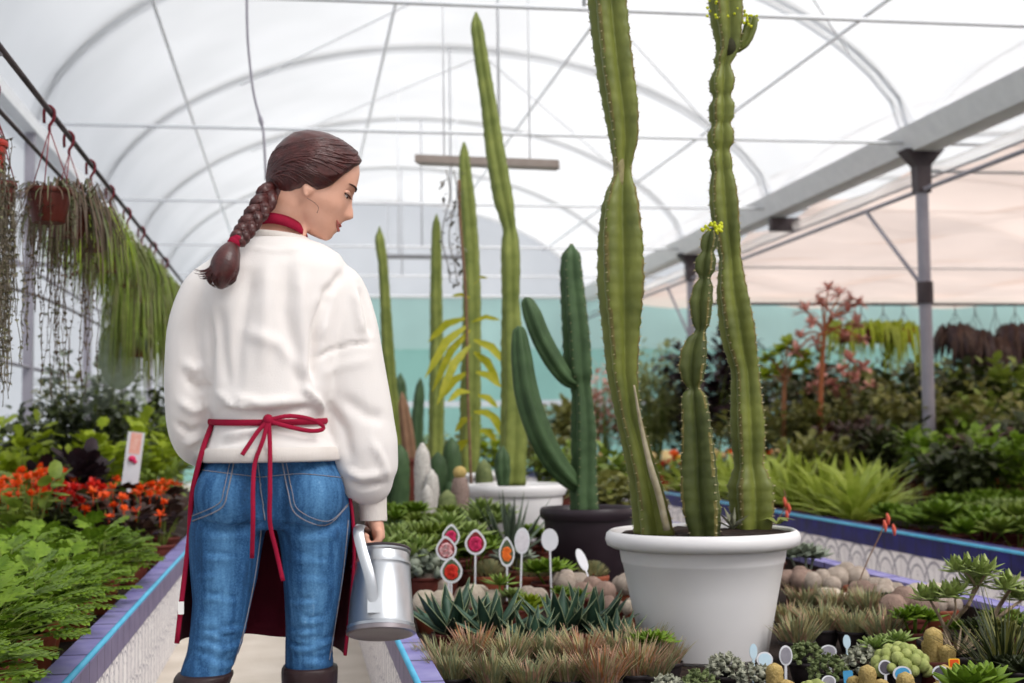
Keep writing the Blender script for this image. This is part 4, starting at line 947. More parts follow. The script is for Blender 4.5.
def leaf(m, p, d, L, w, droop=.2, mi=0, fold_=.15, n=3):
    d = Vector(d).normalized(); s = d.cross(Vector((0, 0, 1))); s = s.normalized() if s.length > .05 else Vector((uni(-1, 1), uni(-1, 1), 0)).normalized()
    if n <= 2: pts = [p, p + d * L * .5, p + d * L - Vector((0, 0, droop * L))]; ws = [w * .25, w, w * .1]
    else: pts = [p, p + d * L * .33 - Vector((0, 0, droop * L * .08)), p + d * L * .68 - Vector((0, 0, droop * L * .4)), p + d * L - Vector((0, 0, droop * L))]; ws = [w * .2, w, w * .8, w * .05]
    m.blade(pts, ws, s, fold_, mi)
def roundleaf(m, p, d, L, w, mi=0):
    d, s, u = frame(d); n = 8; c = p + d * L * .5; vs = [c + u * L * .06]
    for k in range(n): a = 2 * PI * k / n; vs.append(c + d * math.cos(a) * L * .5 + s * math.sin(a) * w * .5 - u * .04 * L * abs(math.sin(a)))
    m.add(vs, [(0, 1 + k, 1 + (k + 1) % n) for k in range(n)], mi)
def fernleaf(m, p, d, L, mi=0):
    """a lobed, toothed leaf"""
    d, s, u = frame(d); mid = [p, p + d * L * .5 - Vector((0, 0, .02 * L)), p + d * L - Vector((0, 0, .2 * L))]
    m.blade(mid, [L * .05, L * .07, L * .01], s, .1, mi)
    for t, ln in ((.25, .42), (.45, .5), (.65, .42), (.82, .28)):
        for sg in (-1, 1):
            q = p + d * L * t - Vector((0, 0, .1 * L * t * t)); dd = (d * .55 + s * sg).normalized()
            m.blade([q, q + dd * L * ln * .5, q + dd * L * ln - Vector((0, 0, .08 * L))], [L * .05, L * .10, L * .01], u.cross(dd), .1, mi)
            q2 = q + dd * L * ln * .45
            for e in (-1, 1):
                d3 = (dd * .8 + u.cross(dd) * e * .7).normalized(); m.blade([q2, q2 + d3 * L * ln * .25, q2 + d3 * L * ln * .42], [L * .02, L * .045, L * .006], u.cross(d3), .1, mi)
# each builder fills a root (an Empty at the pot's foot) with parts
def P_tuft(root, h=.12, r=.06, n=210, mats=(L_tuft, L_tuftp), potm=blackp, pr=.055, ph=.07):
    pot_parts(root, pr, ph, potm, rim=.012, n=16, soil_drop=.008); m = MB()
    ph_ = uni(0, 6)
    for i in range(n):
        a = uni(0, 2 * PI); q = math.sqrt(uni(0, 1)); p = Vector((math.cos(a) * q * pr * .8, math.sin(a) * q * pr * .8, ph - .01)); e = uni(-.6, .6); lean = (q * .75 + .1) * (r / .06) * .62 * uni(.4, 1.5)
        d = Vector((math.cos(a + e) * lean, math.sin(a + e) * lean, 1)).normalized(); L = h * uni(.45, 1.1) * (1 + .22 * math.sin(a * 2 + ph_ + q * 4)); s = Vector((-math.sin(a), math.cos(a), 0))
        m.blade([p, p + d * L * .55, p + d * L + Vector((math.cos(a), math.sin(a), -.2)) * L * .12], [.0026, .0028, .0006], s, .5, RS.choices(range(len(mats)), ([.5, .3, .2] if len(mats) == 3 else [.62, .38]))[0])
    m.build('foliage', list(mats), root)
def P_agave(root, n=15, L=.13, w=.017, mat=L_agave, potm=terra2, pr=.055, ph=.075, up=.75, edge=True):
    pot_parts(root, pr, ph, potm, rim=.014, n=16)
    for i in range(n):
        a = i * 2.399 + uni(-.15, .15); t = i / n; e = lerp(.25, 1.25, t) * up / .75; l = L * uni(.85, 1.1) * lerp(1, .75, t); d = Vector((math.cos(a) * math.cos(e), math.sin(a) * math.cos(e), math.sin(e))); s = Vector((-math.sin(a), math.cos(a), 0)); p = Vector((0, 0, ph - .005)) + d * .008
        m = MB(); pts = [p, p + d * l * .3, p + d * l * .65 + Vector((0, 0, .04 * l)), p + d * l + Vector((0, 0, .10 * l))]; ws = [w * .75, w, w * .72, .0008]; m.blade(pts, ws, s, .35, 0, thick=.35)
        if edge:
            for sg in (-1, 1):
                nn = s.cross(d); m.tube([q + s * sg * ww + nn * ww * .35 for q, ww in zip(pts, ws)], [.0013, .0013, .0011, .0005], 4, mi=1)
        m.build('leaf', [mat, L_agedge], root)
def P_balls(root, spec, mat=ball_m, potm=terra2, pr=.06, ph=.075):
    pot_parts(root, pr, ph, potm, rim=.014, n=18)
    for (x, y, r, sz) in spec:
        m = MB(); n = 26; rings = []; nr = 14
        for i in range(nr + 1):
            th = -PI / 2 + PI * i / nr; rr = max(.03, math.cos(th)); ring = []
            for k in range(n):
                a = 2 * PI * k / n + (i % 2) * PI / n; q = 1 + (.035 if (k + i) % 2 else -.02) - (.10 * math.exp(-((th - PI / 2) / .3) ** 2)); ring.append((r * rr * q * math.cos(a), r * rr * q * math.sin(a), r * sz * q * math.sin(th)))
            rings.append(ring)
        m.loft(rings); o = m.build('cactus_ball', mat, root); o.location = (x, y, ph - .012 + r * sz * .8)
def P_mound(root, r=.062, h=.05, mats=(L_tuftg, L_tuft), potm=terra, pr=.06, ph=.09, n=330):
    pot_parts(root, pr, ph, potm, rim=.018, n=18, soil_drop=.006); m = MB()
    for i in range(n):
        d = sph(.05, 1.5); p = Vector((d.x * r * .75, d.y * r * .75, ph - .01 + d.z * h * .6)); q = Vector((d.x * r * 1.12, d.y * r * 1.12, ph + d.z * h + .004)); s = d.cross(Vector((.3, .2, .9))).normalized(); m.blade([p, (p + q) / 2, q], [.0026, .0022, .0005], s, .4, RS.randint(0, 1))
    m.build('foliage', list(mats), root)
def P_knobs(root, r=.055, n=26, kr=.013, mat=knob_g, potm=blackp, pr=.05, ph=.065, h=.05, star=True):
    pot_parts(root, pr, ph, potm, rim=.012, n=16); m = MB()
    for i in range(n):
        t = (i + .5) / n; e = math.asin(1 - t * .98); a = i * 2.399; c = Vector((math.cos(a) * math.cos(e) * r, math.sin(a) * math.cos(e) * r, ph - .012 + math.sin(e) * h + .008)); k = kr * uni(.8, 1.25)
        if star:
            for j in range(9):
                d = sph(-.2, 1.5); leaf(m, c, d, k * 1.35, k * .42, .1, n=2)
            m.ball(c, k * .7, 8, 5)
        else: m.ball(c, k, 9, 6, ribs=0)
    m.build('foliage', mat, root)
def P_columns(root, spec, mat=gold_m, potm=terra2, pr=.05, ph=.07, ribs=10, part='column'):
    pot_parts(root, pr, ph, potm, rim=.012, n=16)
    for (x, y, r, h) in spec:
        m = MB(); rings = []; n = 11
        for i in range(n + 1):
            t = i / n; rr = r * (math.sqrt(max(.02, 1 - ((t - .75) / .25) ** 2)) if t > .75 else lerp(.85, 1, t / .75)); rings.append([Vector((x + rr * (1 + .13 * math.cos(ribs * a + (i % 2) * PI)) * math.cos(a), y + rr * (1 + .13 * math.cos(ribs * a + (i % 2) * PI)) * math.sin(a), ph - .015 + h * t)) for a in [2 * PI * k / (ribs * 3) for k in range(ribs * 3)]])
        m.loft(rings); m.build(part, mat, root)
def P_rosette(root, n=26, L=.05, w=.016, mat=L_mid, potm=blackp, pr=.05, ph=.065, z=.01, stems=1, spread=.03, part='foliage'):
    pot_parts(root, pr, ph, potm, rim=.012, n=16); m = MB()
    for s_ in range(stems):
        a0 = s_ * 2.4; c = Vector((math.cos(a0) * spread * (s_ > 0), math.sin(a0) * spread * (s_ > 0), ph + z * uni(.6, 1.2)))
        if z > .03: m.tube([Vector((c.x * .4, c.y * .4, ph - .01)), c], .004, 5)
        for i in range(n):
            a = i * 2.399; e = lerp(.1, 1.3, i / n); d = Vector((math.cos(a) * math.cos(e), math.sin(a) * math.cos(e), math.sin(e))); l = L * lerp(1, .45, i / n); m.blade([c, c + d * l * .55, c + d * l], [w * .4, w, w * .15], Vector((-math.sin(a), math.cos(a), 0)), .3, thick=.25)
    m.build(part, mat, root)
def P_bush(root, h=.3, r=.15, n=120, L=.06, w=.02, mat=L_mid, potm=terra2, pr=.07, ph=.1, kind='leaf', stems=7, z0=.0, part='foliage', pot=True, loose=.35):
    if pot: pot_parts(root, pr, ph, potm, rim=.016, n=18)
    else: ph = .0
    m = MB(); st = MB(); tips = []
    for i in range(stems):
        a = 2 * PI * i / stems + uni(-.4, .4); q = uni(.25, .95); tip = Vector((math.cos(a) * r * q, math.sin(a) * r * q, ph + h * uni(.65, 1)))
        b0 = Vector((math.cos(a) * pr * .3, math.sin(a) * pr * .3, ph - .02)); pts = bez([b0, b0.lerp(tip, .5) + Vector((0, 0, h * .1)), tip], 8); st.tube(pts, [lerp(.005, .002, j / 8) * (1 + h) for j in range(9)], 5); tips.append(pts)
    for i in range(n):
        pts = tips[i % stems]; p = pts[min(8, int(uni(.25, 1) * 8.99))]; o = Vector((p.x, p.y, 0)); d = sph(-.3, 1.1)
        if o.length > 1e-3: d = (d + o.normalized() * .5).normalized()
        p = p + d * uni(0, loose) * L
        if kind == 'leaf': leaf(m, p, d, L * uni(.7, 1.2), w, uni(.1, .5))
        elif kind == 'round': roundleaf(m, p, d, L * uni(.7, 1.2), w * 2)
        else: fernleaf(m, p, d, L * uni(.7, 1.2))
    m.build(part, mat, root); st.build('stems', stem_g, root)
    return ph
def P_blades(root, n=26, L=.5, w=.022, mat=L_yel, potm=terra2, pr=.1, ph=.14, arch=.35, pot=True, part='foliage'):
    if pot: pot_parts(root, pr, ph, potm, rim=.02, n=18)
    else: ph = 0
    m = MB()
    for i in range(n):
        a = i * 2.399; e = uni(.3, 1.5); l = L * uni(.6, 1.1); d = Vector((math.cos(a) * math.cos(e), math.sin(a) * math.cos(e), math.sin(e))); p = Vector((0, 0, ph - .02)); o = Vector((math.cos(a), math.sin(a), -.5)) * l * arch * uni(.3, 1.2)
        m.blade([p, p + d * l * .35, p + d * l * .7 + o * .3, p + d * l + o], [w * .6, w, w * .8, .001], Vector((-math.sin(a), math.cos(a), 0)), .3)
    m.build(part, mat, root)
def flowers(root, k, z, r, mat, size=.018, part='flower', zj=.05):
    for i in range(k):
        m = MB(); a = uni(0, 2 * PI); q = r * math.sqrt(uni(0, 1)); c = Vector((math.cos(a) * q, math.sin(a) * q, z + uni(-zj, zj)))
        for j in range(9):
            d = sph(-.1, 1.3); roundleaf(m, c, d, size * 1.5, size * 1.1)
        m.tube([c, c - Vector((0, 0, .06))], .002, 4); m.build(part, mat, root)
def root_at(name, px, py, Zb, label, cat, group=None, rz=None, Z0=None):
    """Empty at the foot of a pot whose rim shows at that place of the photo"""
    p = P(px, py, Z=Zb); return empty(name, (p.x, p.y, ZB if Z0 is None else Z0), label, cat, group, uni(0, 6.28) if rz is None else rz)
class Kind:
    """first use builds, later uses copy the object tree"""
    def __init__(s, name, fn, variants=3): s.name, s.fn, s.nv, s.protos, s.i = name, fn, variants, [], 0
    def put(s, loc, label, cat, group=None, scale=1., rz=None):
        if len(s.protos) < s.nv:
            o = empty(s.name, loc); s.fn(o); s.protos.append(o)
        else:
            o = copy_tree(s.protos[s.i % s.nv]); s.i += 1
            if 'group' in o: del o['group']
            o.location = loc
        o.scale = (scale,) * 3; o.rotation_euler = (0, 0, uni(0, 6.28) if rz is None else rz); return tag(o, label, cat, group)
    def at(s, px, py, Zb, label, cat, group=None, scale=1., rz=None, z=None):
        p = P(px, py, Z=Zb); return s.put((p.x, p.y, ZB if z is None else z), label, cat, group, scale, rz)
def root_y(name, px, Y, label, cat, group=None, rz=None):
    name = {'column_cactus': 'stub_cactus'}.get(name, name); p = P(px, 480, Y=Y); return empty(name, (p.x, Y, ZB), label, cat, group, uni(0, 6.28) if rz is None else rz)
# ------------------------------------------------------------ the cactus bed
tuft = Kind('grassy_succulent', lambda o: P_tuft(o, uni(.072, .092), .066, 300, RS.choice([(L_tuft, L_tuftg, L_tuftp), (L_tuft, L_tuftp, L_tuftg), (L_tuftg, L_tuft, L_tuftp)])), 5); tuftb = Kind('grassy_succulent', lambda o: P_tuft(o, .09, .066, 300, mats=(L_tuftp, L_tuft, L_tufto)), 2)
# front row of grassy tufts between the tiled edge and the white pot
row = [(452, 676), (492, 680), (530, 682), (566, 678), (601, 680), (634, 672)]
for i, (x, y) in enumerate(row): (tuftb if i in (4, 5) else tuft).at(x, y, .37, 'grassy tufted succulent, front row before the white pot, %s from the tiled edge' % ORD[i], 'succulent', 'grassy tufts before the white pot')
row = [(474, 656), (511, 660), (547, 657), (583, 660), (617, 655), (645, 648)]
for i, (x, y) in enumerate(row): (tuftb if i in (0, 3) else tuft).at(x, y, .37, 'grassy tufted succulent, second row before the white pot, %s from the tiled edge' % ORD[i], 'succulent', 'grassy tufts before the white pot')
row = [(790, 622), (822, 628), (854, 630), (884, 634), (806, 604), (838, 608), (868, 612), (905, 622), (797, 640)]
for i, (x, y) in enumerate(row): tuft.at(x, y, .37, 'grassy tufted succulent right of the white pot, %s place outward %s' % (ORD[[0, 1, 2, 3, 0, 1, 2, 4, 0][i]], ['in the middle row', 'in the middle row', 'in the middle row', 'in the middle row', 'in the back row', 'in the back row', 'in the back row', 'in the middle row', 'in the front row'][i]), 'succulent', 'grassy tufts beyond the white pot')
for i, (x, y, lb) in enumerate(((652, 672, 'grassy tufted succulent nearest to the base of the white pot on its left'), (664, 660, 'small grassy tuft wedged against the left side of the white pot'), (440, 664, 'grassy tufted succulent leaning over the tiled edge below the can'))): tuft.at(x, y, .37, lb, 'succulent', 'grassy tufts before the white pot', .95)
# agaves
ag = Kind('agave', lambda o: P_agave(o, 14, uni(.15, .18), .021), 3)
for i, (x, y) in enumerate([(452, 634), (492, 636), (532, 640), (562, 634), (592, 632), (616, 640)]): ag.at(x, y, .38, 'dark green spiky agave behind the grassy tufts, %s from the tiled edge' % ORD[i], 'agave', 'agaves behind the tufts', scale=[1.15, 1.1, .85, 1.1, 1.1, .8][i])
o = root_at('succulent', 530, 618, .38, 'yellow-green star-leaved succulent between the dark agaves', 'succulent'); P_rosette(o, 26, .07, .010, L_yel, terra2, .05, .075, .05, 3, .04)
o = root_at('succulent', 500, 600, .40, 'small bright green starfish-leaved succulent poking above the pale cactus balls', 'succulent'); P_rosette(o, 16, .085, .012, L_aloe, terra2, .05, .09, .07, 1)
# woolly cactus balls in pots
sp4 = lambda: [(-.032, -.03, uni(.033, .042), .95), (.034, -.026, uni(.032, .042), 1), (.0, .034, uni(.034, .044), 1.05), (.006, -.004, .034, 1.35)]
bk = Kind('ball_cactus', lambda o: P_balls(o, sp4(), ball_m, terra), 3); bw = Kind('ball_cactus', lambda o: P_balls(o, sp4()[:3], ball_w, terra), 2); bd = Kind('ball_cactus', lambda o: P_balls(o, sp4(), ball_d, terra2), 2)
for k, x, y, s, lb in ((bk, 430, 590, 1.05, 'cluster of grey-pink woolly ball cacti right behind the watering can'), (bw, 432, 608, 1.1, 'pale cream ball cacti in a pot at the tiled edge beside the can'), (bd, 466, 600, .95, 'brownish ball cacti cluster under the lowest red picture tag'),
                       (bw, 480, 604, 1.15, 'big pale ball cactus cluster before the brown pot of tufted green'), (bk, 526, 602, 1.0, 'ball cacti behind the bright starfish-leaved succulent'), (bk, 568, 588, 1.1, 'grey ball cacti left of a wrinkled pair, below the mounded pots'),
                       (bd, 592, 596, 1.1, 'large woolly ball cacti in the centre of the row before the white pot'), (bk, 628, 588, 1.0, 'pinkish ball cacti in a red pot touching the white pot'), (bw, 640, 606, .9, 'small pale ball cacti tucked against the side of the white pot'), (bd, 610, 604, .8, 'small brown ball cacti between the agaves and the white pot'),
                       (bd, 800, 584, 1.1, 'brown ball cacti just right of the white pot'), (bk, 822, 586, 1.05, 'grey-brown ball cacti, second pot along to the right of the white pot'), (bk, 845, 584, 1.2, 'large cluster of woolly ball cacti under the coral flower stalk'), (bw, 832, 598, .9, 'pale ball cacti in front of the large woolly cluster'), (bd, 862, 596, 1.0, 'brown ball cacti with a green weed beside them'),
                       (bk, 883, 596, 1.05, 'grey ball cacti behind the small dark succulent'), (bd, 905, 618, 1.3, 'biggest brown ball cactus cluster near the little tree'), (bw, 922, 604, 1.2, 'pale tall ball cacti behind the biggest brown cluster'), (bk, 940, 606, 1.0, 'ball cacti at the end of the row beside the little tree')):
    k.at(x, y, .385, lb, 'cactus', 'woolly ball cacti', s)
o = root_at('succulent', 880, 606, .38, 'small dark green leafy succulent between the ball cacti', 'succulent'); P_rosette(o, 22, .045, .012, L_dark, terra2, .05, .075, .03, 3, .03)
# mounded pots
md_ = Kind('mound_succulent', lambda o: P_mound(o), 2)
for i, (x, y, s) in enumerate(((488, 578, 1.25), (535, 578, 1.25), (592, 576, 1.15))): md_.at(x, y, .40, ['fine-leaved green mound in a brown pot under the pink picture tag', 'fine-leaved green mound between the orange tag and the white oval tag', 'fine-leaved green mound before the dark pot'][i], 'succulent', 'green mounds in pots', s)
for i, (x, y, s) in enumerate(((448, 560, 1.1), (520, 566, .9), (630, 566, 1.0), (655, 575, 1.0))): md_.at(x, y, .38, ['green mound half behind the watering can', 'small green mound behind the orange picture tag', 'green mound against the white pot, back left', 'green mound hidden beside the white pot'][i], 'succulent', 'green mounds in pots', s)
o = root_at('aloe', 578, 566, .40, 'bright green spiky aloe standing in front of the dark pot', 'aloe'); P_agave(o, 22, .17, .012, L_aloe, blackp, .07, .09, .85, False)
o = root_at('agave', 612, 568, .38, 'silvery spotted agave with broad pale leaves beside the white pot', 'agave'); P_agave(o, 12, .15, .022, L_silver, blackp, .06, .08, .6, True)
o = root_y('agave', 510, 6.5, 'grey-green upright yucca-like agave in front of the second white pot', 'agave'); P_agave(o, 24, .34, .016, M('grey_yucca', '#5a6a58', '#7a8672', rough=.5, scale=20), terra2, .09, .10, .95, False)
o = root_at('echeveria', 505, 556, .38, 'pale violet-grey rosette among the picture tags', 'succulent'); P_rosette(o, 22, .095, .028, M('violet_rosette', '#77707e', '#9a929c', rough=.5, scale=20), terra2, .07, .09, .03)
o = root_at('echeveria', 480, 552, .38, 'variegated cream and green leafy rosette behind the pink picture tag', 'succulent'); P_rosette(o, 26, .08, .016, L_silver, terra2, .06, .09, .03, 2, .05)
o = root_at('echeveria', 545, 553, .38, 'purplish rosette with an orange flower behind the white oval tag', 'succulent'); P_rosette(o, 20, .085, .022, L_purple, terra2, .06, .09, .04, 2, .05); flowers(o, 3, .17, .03, F_orange, .012)
o = root_at('succulent', 462, 545, .38, 'yellow flowering succulent behind the stacked picture tags', 'succulent'); P_rosette(o, 24, .06, .014, L_mid, terra2, .06, .09, .03, 3, .04); flowers(o, 12, .17, .05, F_yellow, .015); flowers(o, 4, .20, .03, F_orange, .012)
o = root_at('succulent', 560, 552, .38, 'bronze-green bushy succulent before the dark pot', 'succulent'); P_bush(o, .14, .09, 80, .04, .012, L_olive, terra2, .06, .08)
# leafy succulents between the woman and the second white pot
lf = Kind('leafy_succulent', lambda o: P_rosette(o, 20, uni(.08, .12), uni(.014, .020), RS.choice([L_mid, L_fern, L_aloe2, L_silver]), terra2, .08, .12, uni(.06, .14), 5, .08), 7)
pts = [(402, 6.3), (424, 6.2), (448, 6.0), (470, 6.25), (412, 5.75), (438, 5.6), (398, 6.9), (430, 6.75), (456, 6.6), (482, 6.75), (466, 5.75), (398, 5.45), (424, 5.6)]
nm = ['close to the sleeve cuff', 'second out from the sleeve cuff', 'third out from the sleeve cuff', 'beside the grey-green yucca-like agave', 'just above the watering can', 'above the can towards the yellow flowers', 'at the back next to the sleeve', 'under the white woolly columns', 'under the golden-tipped column', 'at the foot of the second white pot', 'left of the yucca-like agave, nearer the tags', 'touching the rim of the watering can', 'between the can rim and the picture tags']
for (x, y), n_ in zip(pts, nm): q = P(x, 480, Y=y); lf.put((q.x, y, ZB), 'green leafy succulent ' + n_, 'succulent', 'leafy succulents behind the can', uni(.95, 1.25))
o = root_y('succulent', 424, 5.35, 'pale silvery green rosette heap in front of the leafy succulents', 'succulent'); P_knobs(o, .09, 22, .03, L_silver, terra2, .08, .14, .08)
o = root_y('column_cactus', 424, 7.2, 'group of white woolly columns with one tallest, by the sleeve', 'cactus')
P_columns(o, [(0.02, 0, .042, .56), (-.055, -.02, .038, .42), (.07, -.03, .032, .30), (-.09, .02, .03, .34), (.0, -.07, .036, .26)], M('white_woolly_column', '#b4aea8', '#dcd8d2', rough=.9, scale=60, bump=.5, bscale=200), terra2, .10, .1, 12)
o = root_y('column_cactus', 460, 7.1, 'woolly column with a golden tip beside the white columns', 'cactus'); P_columns(o, [(0, 0, .045, .40), (-.03, -.06, .05, .28), (.05, -.05, .04, .24)], M('pinkish_woolly_column', '#7e6a62', '#a8938a', rough=.9, scale=60, bump=.5), terra2, .09, .1, 12)
m = MB(); m.ball((0, 0, .485), .036, 12, 8, sz=1.0); m.build('golden_tip', gold_m, o)
for i, (x, y, s) in enumerate(((447, 6.85, 1.9), (484, 8.2, 2.6), (438, 8.1, 2.9), (452, 8.4, 3.4), (400, 7.9, 3.2))):
    o = root_y('column_cactus', x, y, ['ribbed green stub cactus before the golden-tipped column', 'short green stub cactus left of the second white pot', 'dim grey column behind the white woolly columns', 'dark slim column behind the golden-tipped one', 'dark column beside the upper sleeve'][i], 'cactus'); P_columns(o, [(0, 0, .036 + .006 * s, .17 * s), (.085, .02, .034, .11 * s)], M('stub_green', '#56643a', '#7d8556', rough=.7, scale=40, bump=.3) if i < 2 else cereus, terra2, .09, .1, 9)
# yellow-leaved plant and its cane
o = root_y('yellow_plant', 472, 8.55, 'plant with long yellow-green feathered leaves climbing a thin cane', 'plant')
pot_parts(o, .11, .2, terra2, n=20); Yy = o.location.y; m = MB(); o.rotation_euler = (0, 0, 0)
for (x0, y0, x1, y1, w) in [(466, 318, 428, 342, 8), (468, 325, 425, 378, 9), (470, 330, 432, 392, 8), (472, 322, 500, 320, 5), (474, 340, 508, 366, 9), (470, 345, 437, 405, 9), (474, 352, 500, 385, 9), (468, 372, 440, 400, 8), (476, 372, 502, 388, 8), (470, 392, 448, 402, 7), (478, 395, 498, 408, 7), (470, 298, 452, 296, 4), (474, 412, 496, 420, 7), (472, 418, 455, 432, 7), (480, 430, 497, 442, 8), (474, 285, 488, 278, 3), (468, 440, 455, 455, 8), (486, 410, 505, 440, 9)]:
    q0, q1 = P(x0, y0, Y=Yy) - o.location, P(x1, y1, Y=Yy + uni(-.2, .2)) - o.location; d = q1 - q0; mid = q0 + d * .5 + Vector((0, 0, .14 * d.length)); s = d.cross(Vector((0, -1, .2)));
    m.blade([q0, q0.lerp(mid, .6), mid, mid.lerp(q1, .6), q1], [w * Yy / FPX * k for k in (.15, .42, .5, .38, .03)], s, .2)
m.build('foliage', leafm('feather_yellow', '#a2a81c', '#c9c23a', .4), o)
m = MB(); m.tube(bez([(0, 0, .18), P(468, 400, Y=Yy) - o.location, P(466, 300, Y=Yy) - o.location, P(460, 220, Y=Yy) - o.location, P(459, 180, Y=Yy) - o.location], 16), .010, 6); m.build('cane', bark, o)
m = MB()
for i in range(60):
    q = P(uni(440, 462), uni(172, 285), Y=Yy + uni(-.05, .05)) - o.location; leaf(m, q, sph(-1, .6), uni(.03, .06), .012, .3)
for xx in (446, 453): m.tube(bez([P(xx + 4 * math.sin(j), 170 + j * 14, Y=Yy) - o.location for j in range(9)], 20), .004, 4)
m.build('dry_vine', M('dry_vine', '#6c6862', '#8a8680', rough=.8), o)
small = Kind('succulent', lambda o: P_rosette(o, 20, uni(.05, .07), uni(.011, .016), RS.choice([L_mid, L_aloe2, L_olive, L_fern]), terra2, .05, .08, uni(.03, .06), 4, .04), 6)
for x, y, lb in ((512, 4.82, 'small succulent below the narrow orange flower tag'), (566, 4.85, 'small succulent right of the stake of the white oval tag'),
                 (910, 3.95, 'small succulent behind the yellow-green knobbly one'), (1000, 3.6, 'small succulent at the bottom edge right of the bright leafy plant'), (1018, 3.8, 'small succulent in the lower right corner'), (962, 3.75, 'small succulent behind the bright leafy plant'), (880, 3.5, 'small succulent at the bottom edge among the printed tags'), (650, 3.7, 'small succulent at the bottom edge beside the last grassy tuft')):
    q = P(x, 480, Y=y); small.put((q.x, y, ZB), lb, 'succulent', 'small filler succulents', uni(.85, 1.05))
# ---------------- plant tags (each a thing pushed into a pot)
def ptag(px, py, Yt, w, h, face, label, shape='oval', pic=None, lift=.05, rz=0., border=None, tilt=.12):
    p = P(px, py, Y=Yt); Zb = p.z; f_ = 1.16 * Yt / 5; w *= f_; h *= f_; o = empty('plant_tag', (p.x, p.y, ZB), label, 'plant tag', None, rz); o.rotation_euler = (-tilt, uni(-.08, .08), rz)
    zc = Zb - ZB
    def out(wi, hi, n=28):
        r = []
        for k in range(n):
            a = 2 * PI * k / n; x, z = math.cos(a), math.sin(a)
            if shape == 'drop': x *= (1 - .45 * max(0, z) ** 1.5); z = z * (1.12 if z > 0 else 1)
            if shape == 'rect': x = math.copysign(abs(x) ** .25, x); z = math.copysign(abs(z) ** .25, z)
            r.append((x * wi / 2, z * hi / 2 + zc))
        return r
    m = MB(); m.loft([[(x, -.0012, z) for x, z in out(w, h)], [(x, .0012, z) for x, z in out(w, h)]]); m.build('tag_plate', border or tagw, o, smooth=False)
    m = MB(); m.box((0, .0, (zc - h * .4) / 2), (.007, .002, zc - h * .4)); m.build('tag_stake', border or tagw, o, smooth=False)
    if face: m = MB(); m.loft([[(x, -.0020, z) for x, z in out(w * .8, h * .8)], [(x, -.0012, z) for x, z in out(w * .8, h * .8)]]); m.build('tag_picture', face, o, smooth=False)
    if pic:
        m = MB()
        for j in range(9):
            a = j * .7; c = Vector((math.cos(a) * w * .17 * (j > 0), -.0022, zc - h * .05 + math.sin(a) * h * .17 * (j > 0))); m.lathe([(.001, 0), (w * .17, 0), (w * .13, .0006)], 9); m.v[-27:] = [tuple(c + Vector((v[0], -v[2], v[1]))) for v in m.v[-27:]]
        m.build('printed_flower', pic, o)
    return o
tgreen = M('tag_print_green', '#3c4a34', '#5c6648', rough=.4, scale=90); tred = M('tag_print_red', '#5c1c20', '#8a2a2a', rough=.4, scale=90)
pk = M('print_pink', '#c01c50', '#d83468', rough=.4, scale=80); rd_ = M('print_red', '#c81e18', '#e03a24', rough=.4, scale=80); og = M('print_orange', '#e86018', '#f07c2c', rough=.4, scale=80)
ptag(451, 571, 4.95, .072, .080, tgreen, 'drop-shaped picture tag with a red flower, lowest of the three overlapping', 'drop', rd_)
ptag(451, 549, 5.05, .068, .075, tred, 'drop-shaped picture tag with red and white print, middle of the three overlapping', 'drop', M('print_white_red', '#e8d8d8', '#c82838', rough=.4, scale=120, var=.1))
ptag(446, 536, 5.15, .058, .068, tgreen, 'drop-shaped picture tag with pink print, top of the three overlapping', 'drop', pk)
ptag(474, 543, 5.1, .070, .078, tred, 'drop-shaped picture tag with a crimson-pink flower standing alone', 'drop', pk)
ptag(507, 553, 5.0, .052, .092, tgreen, 'narrow picture tag with an orange flower', 'drop', og)
ptag(519, 541, 5.25, .050, .085, M('print_pale', '#c8c4ca', '#dcd8de', rough=.4, scale=60), 'pale grey oval tag beside the narrow orange flower tag', 'oval', None)
ptag(551, 540, 5.2, .056, .072, None, 'plain white oval tag on a long stake before the dark pot', 'oval', None)
ptag(603, 554, 5.0, .040, .08, None, 'white slanted tag in the silvery agave by the white pot', 'oval', None, rz=.5, tilt=.5)
# ---------------- front right corner: knobbly succulents, golden cacti, tags
kg = Kind('knobbly_succulent', lambda o: P_knobs(o, uni(.045, .055), 26, .013, knob_g, blackp), 2); ky = Kind('knobbly_succulent', lambda o: P_knobs(o, .055, 30, .015, knob_y, blackp, star=False), 2); kd = Kind('knobbly_succulent', lambda o: P_knobs(o, .05, 28, .012, knob_d, blackp), 2)
for k, x, y, s, lb in ((kg, 726, 670, 1.0, 'grey knobbly succulent at the foot of the white pot'), (kd, 700, 688, 1.0, 'dark green knobbly succulent in front of the foot of the white pot'), (kg, 668, 688, .9, 'pale knobbly succulent at the bottom edge below the white pot'), (kg, 755, 682, 1.0, 'silvery knobbly succulent under the blue-white tags'),
                       (kd, 806, 657, 1.0, 'round green knobbly succulent beside the white printed oval tag'), (kd, 829, 672, 1.0, 'greenish knobbly succulent in front of the grey arched tag'), (kg, 863, 664, 1.05, 'grey knobbly succulent in a brown pot by the light blue tag'), (ky, 901, 668, 1.15, 'yellow-green knobbly succulent left of the golden cactus column'), (ky, 815, 690, .8, 'low green succulent at the bottom edge below the dark tags')):
    k.at(x, y, .375, lb, 'succulent', 'knobbly succulents', s)
gc = Kind('golden_cactus', lambda o: P_columns(o, [(0, 0, .020, .085), (.032, -.012, .018, .055), (-.03, -.015, .018, .05), (.004, -.036, .017, .04)], gold_m, terra2), 2)
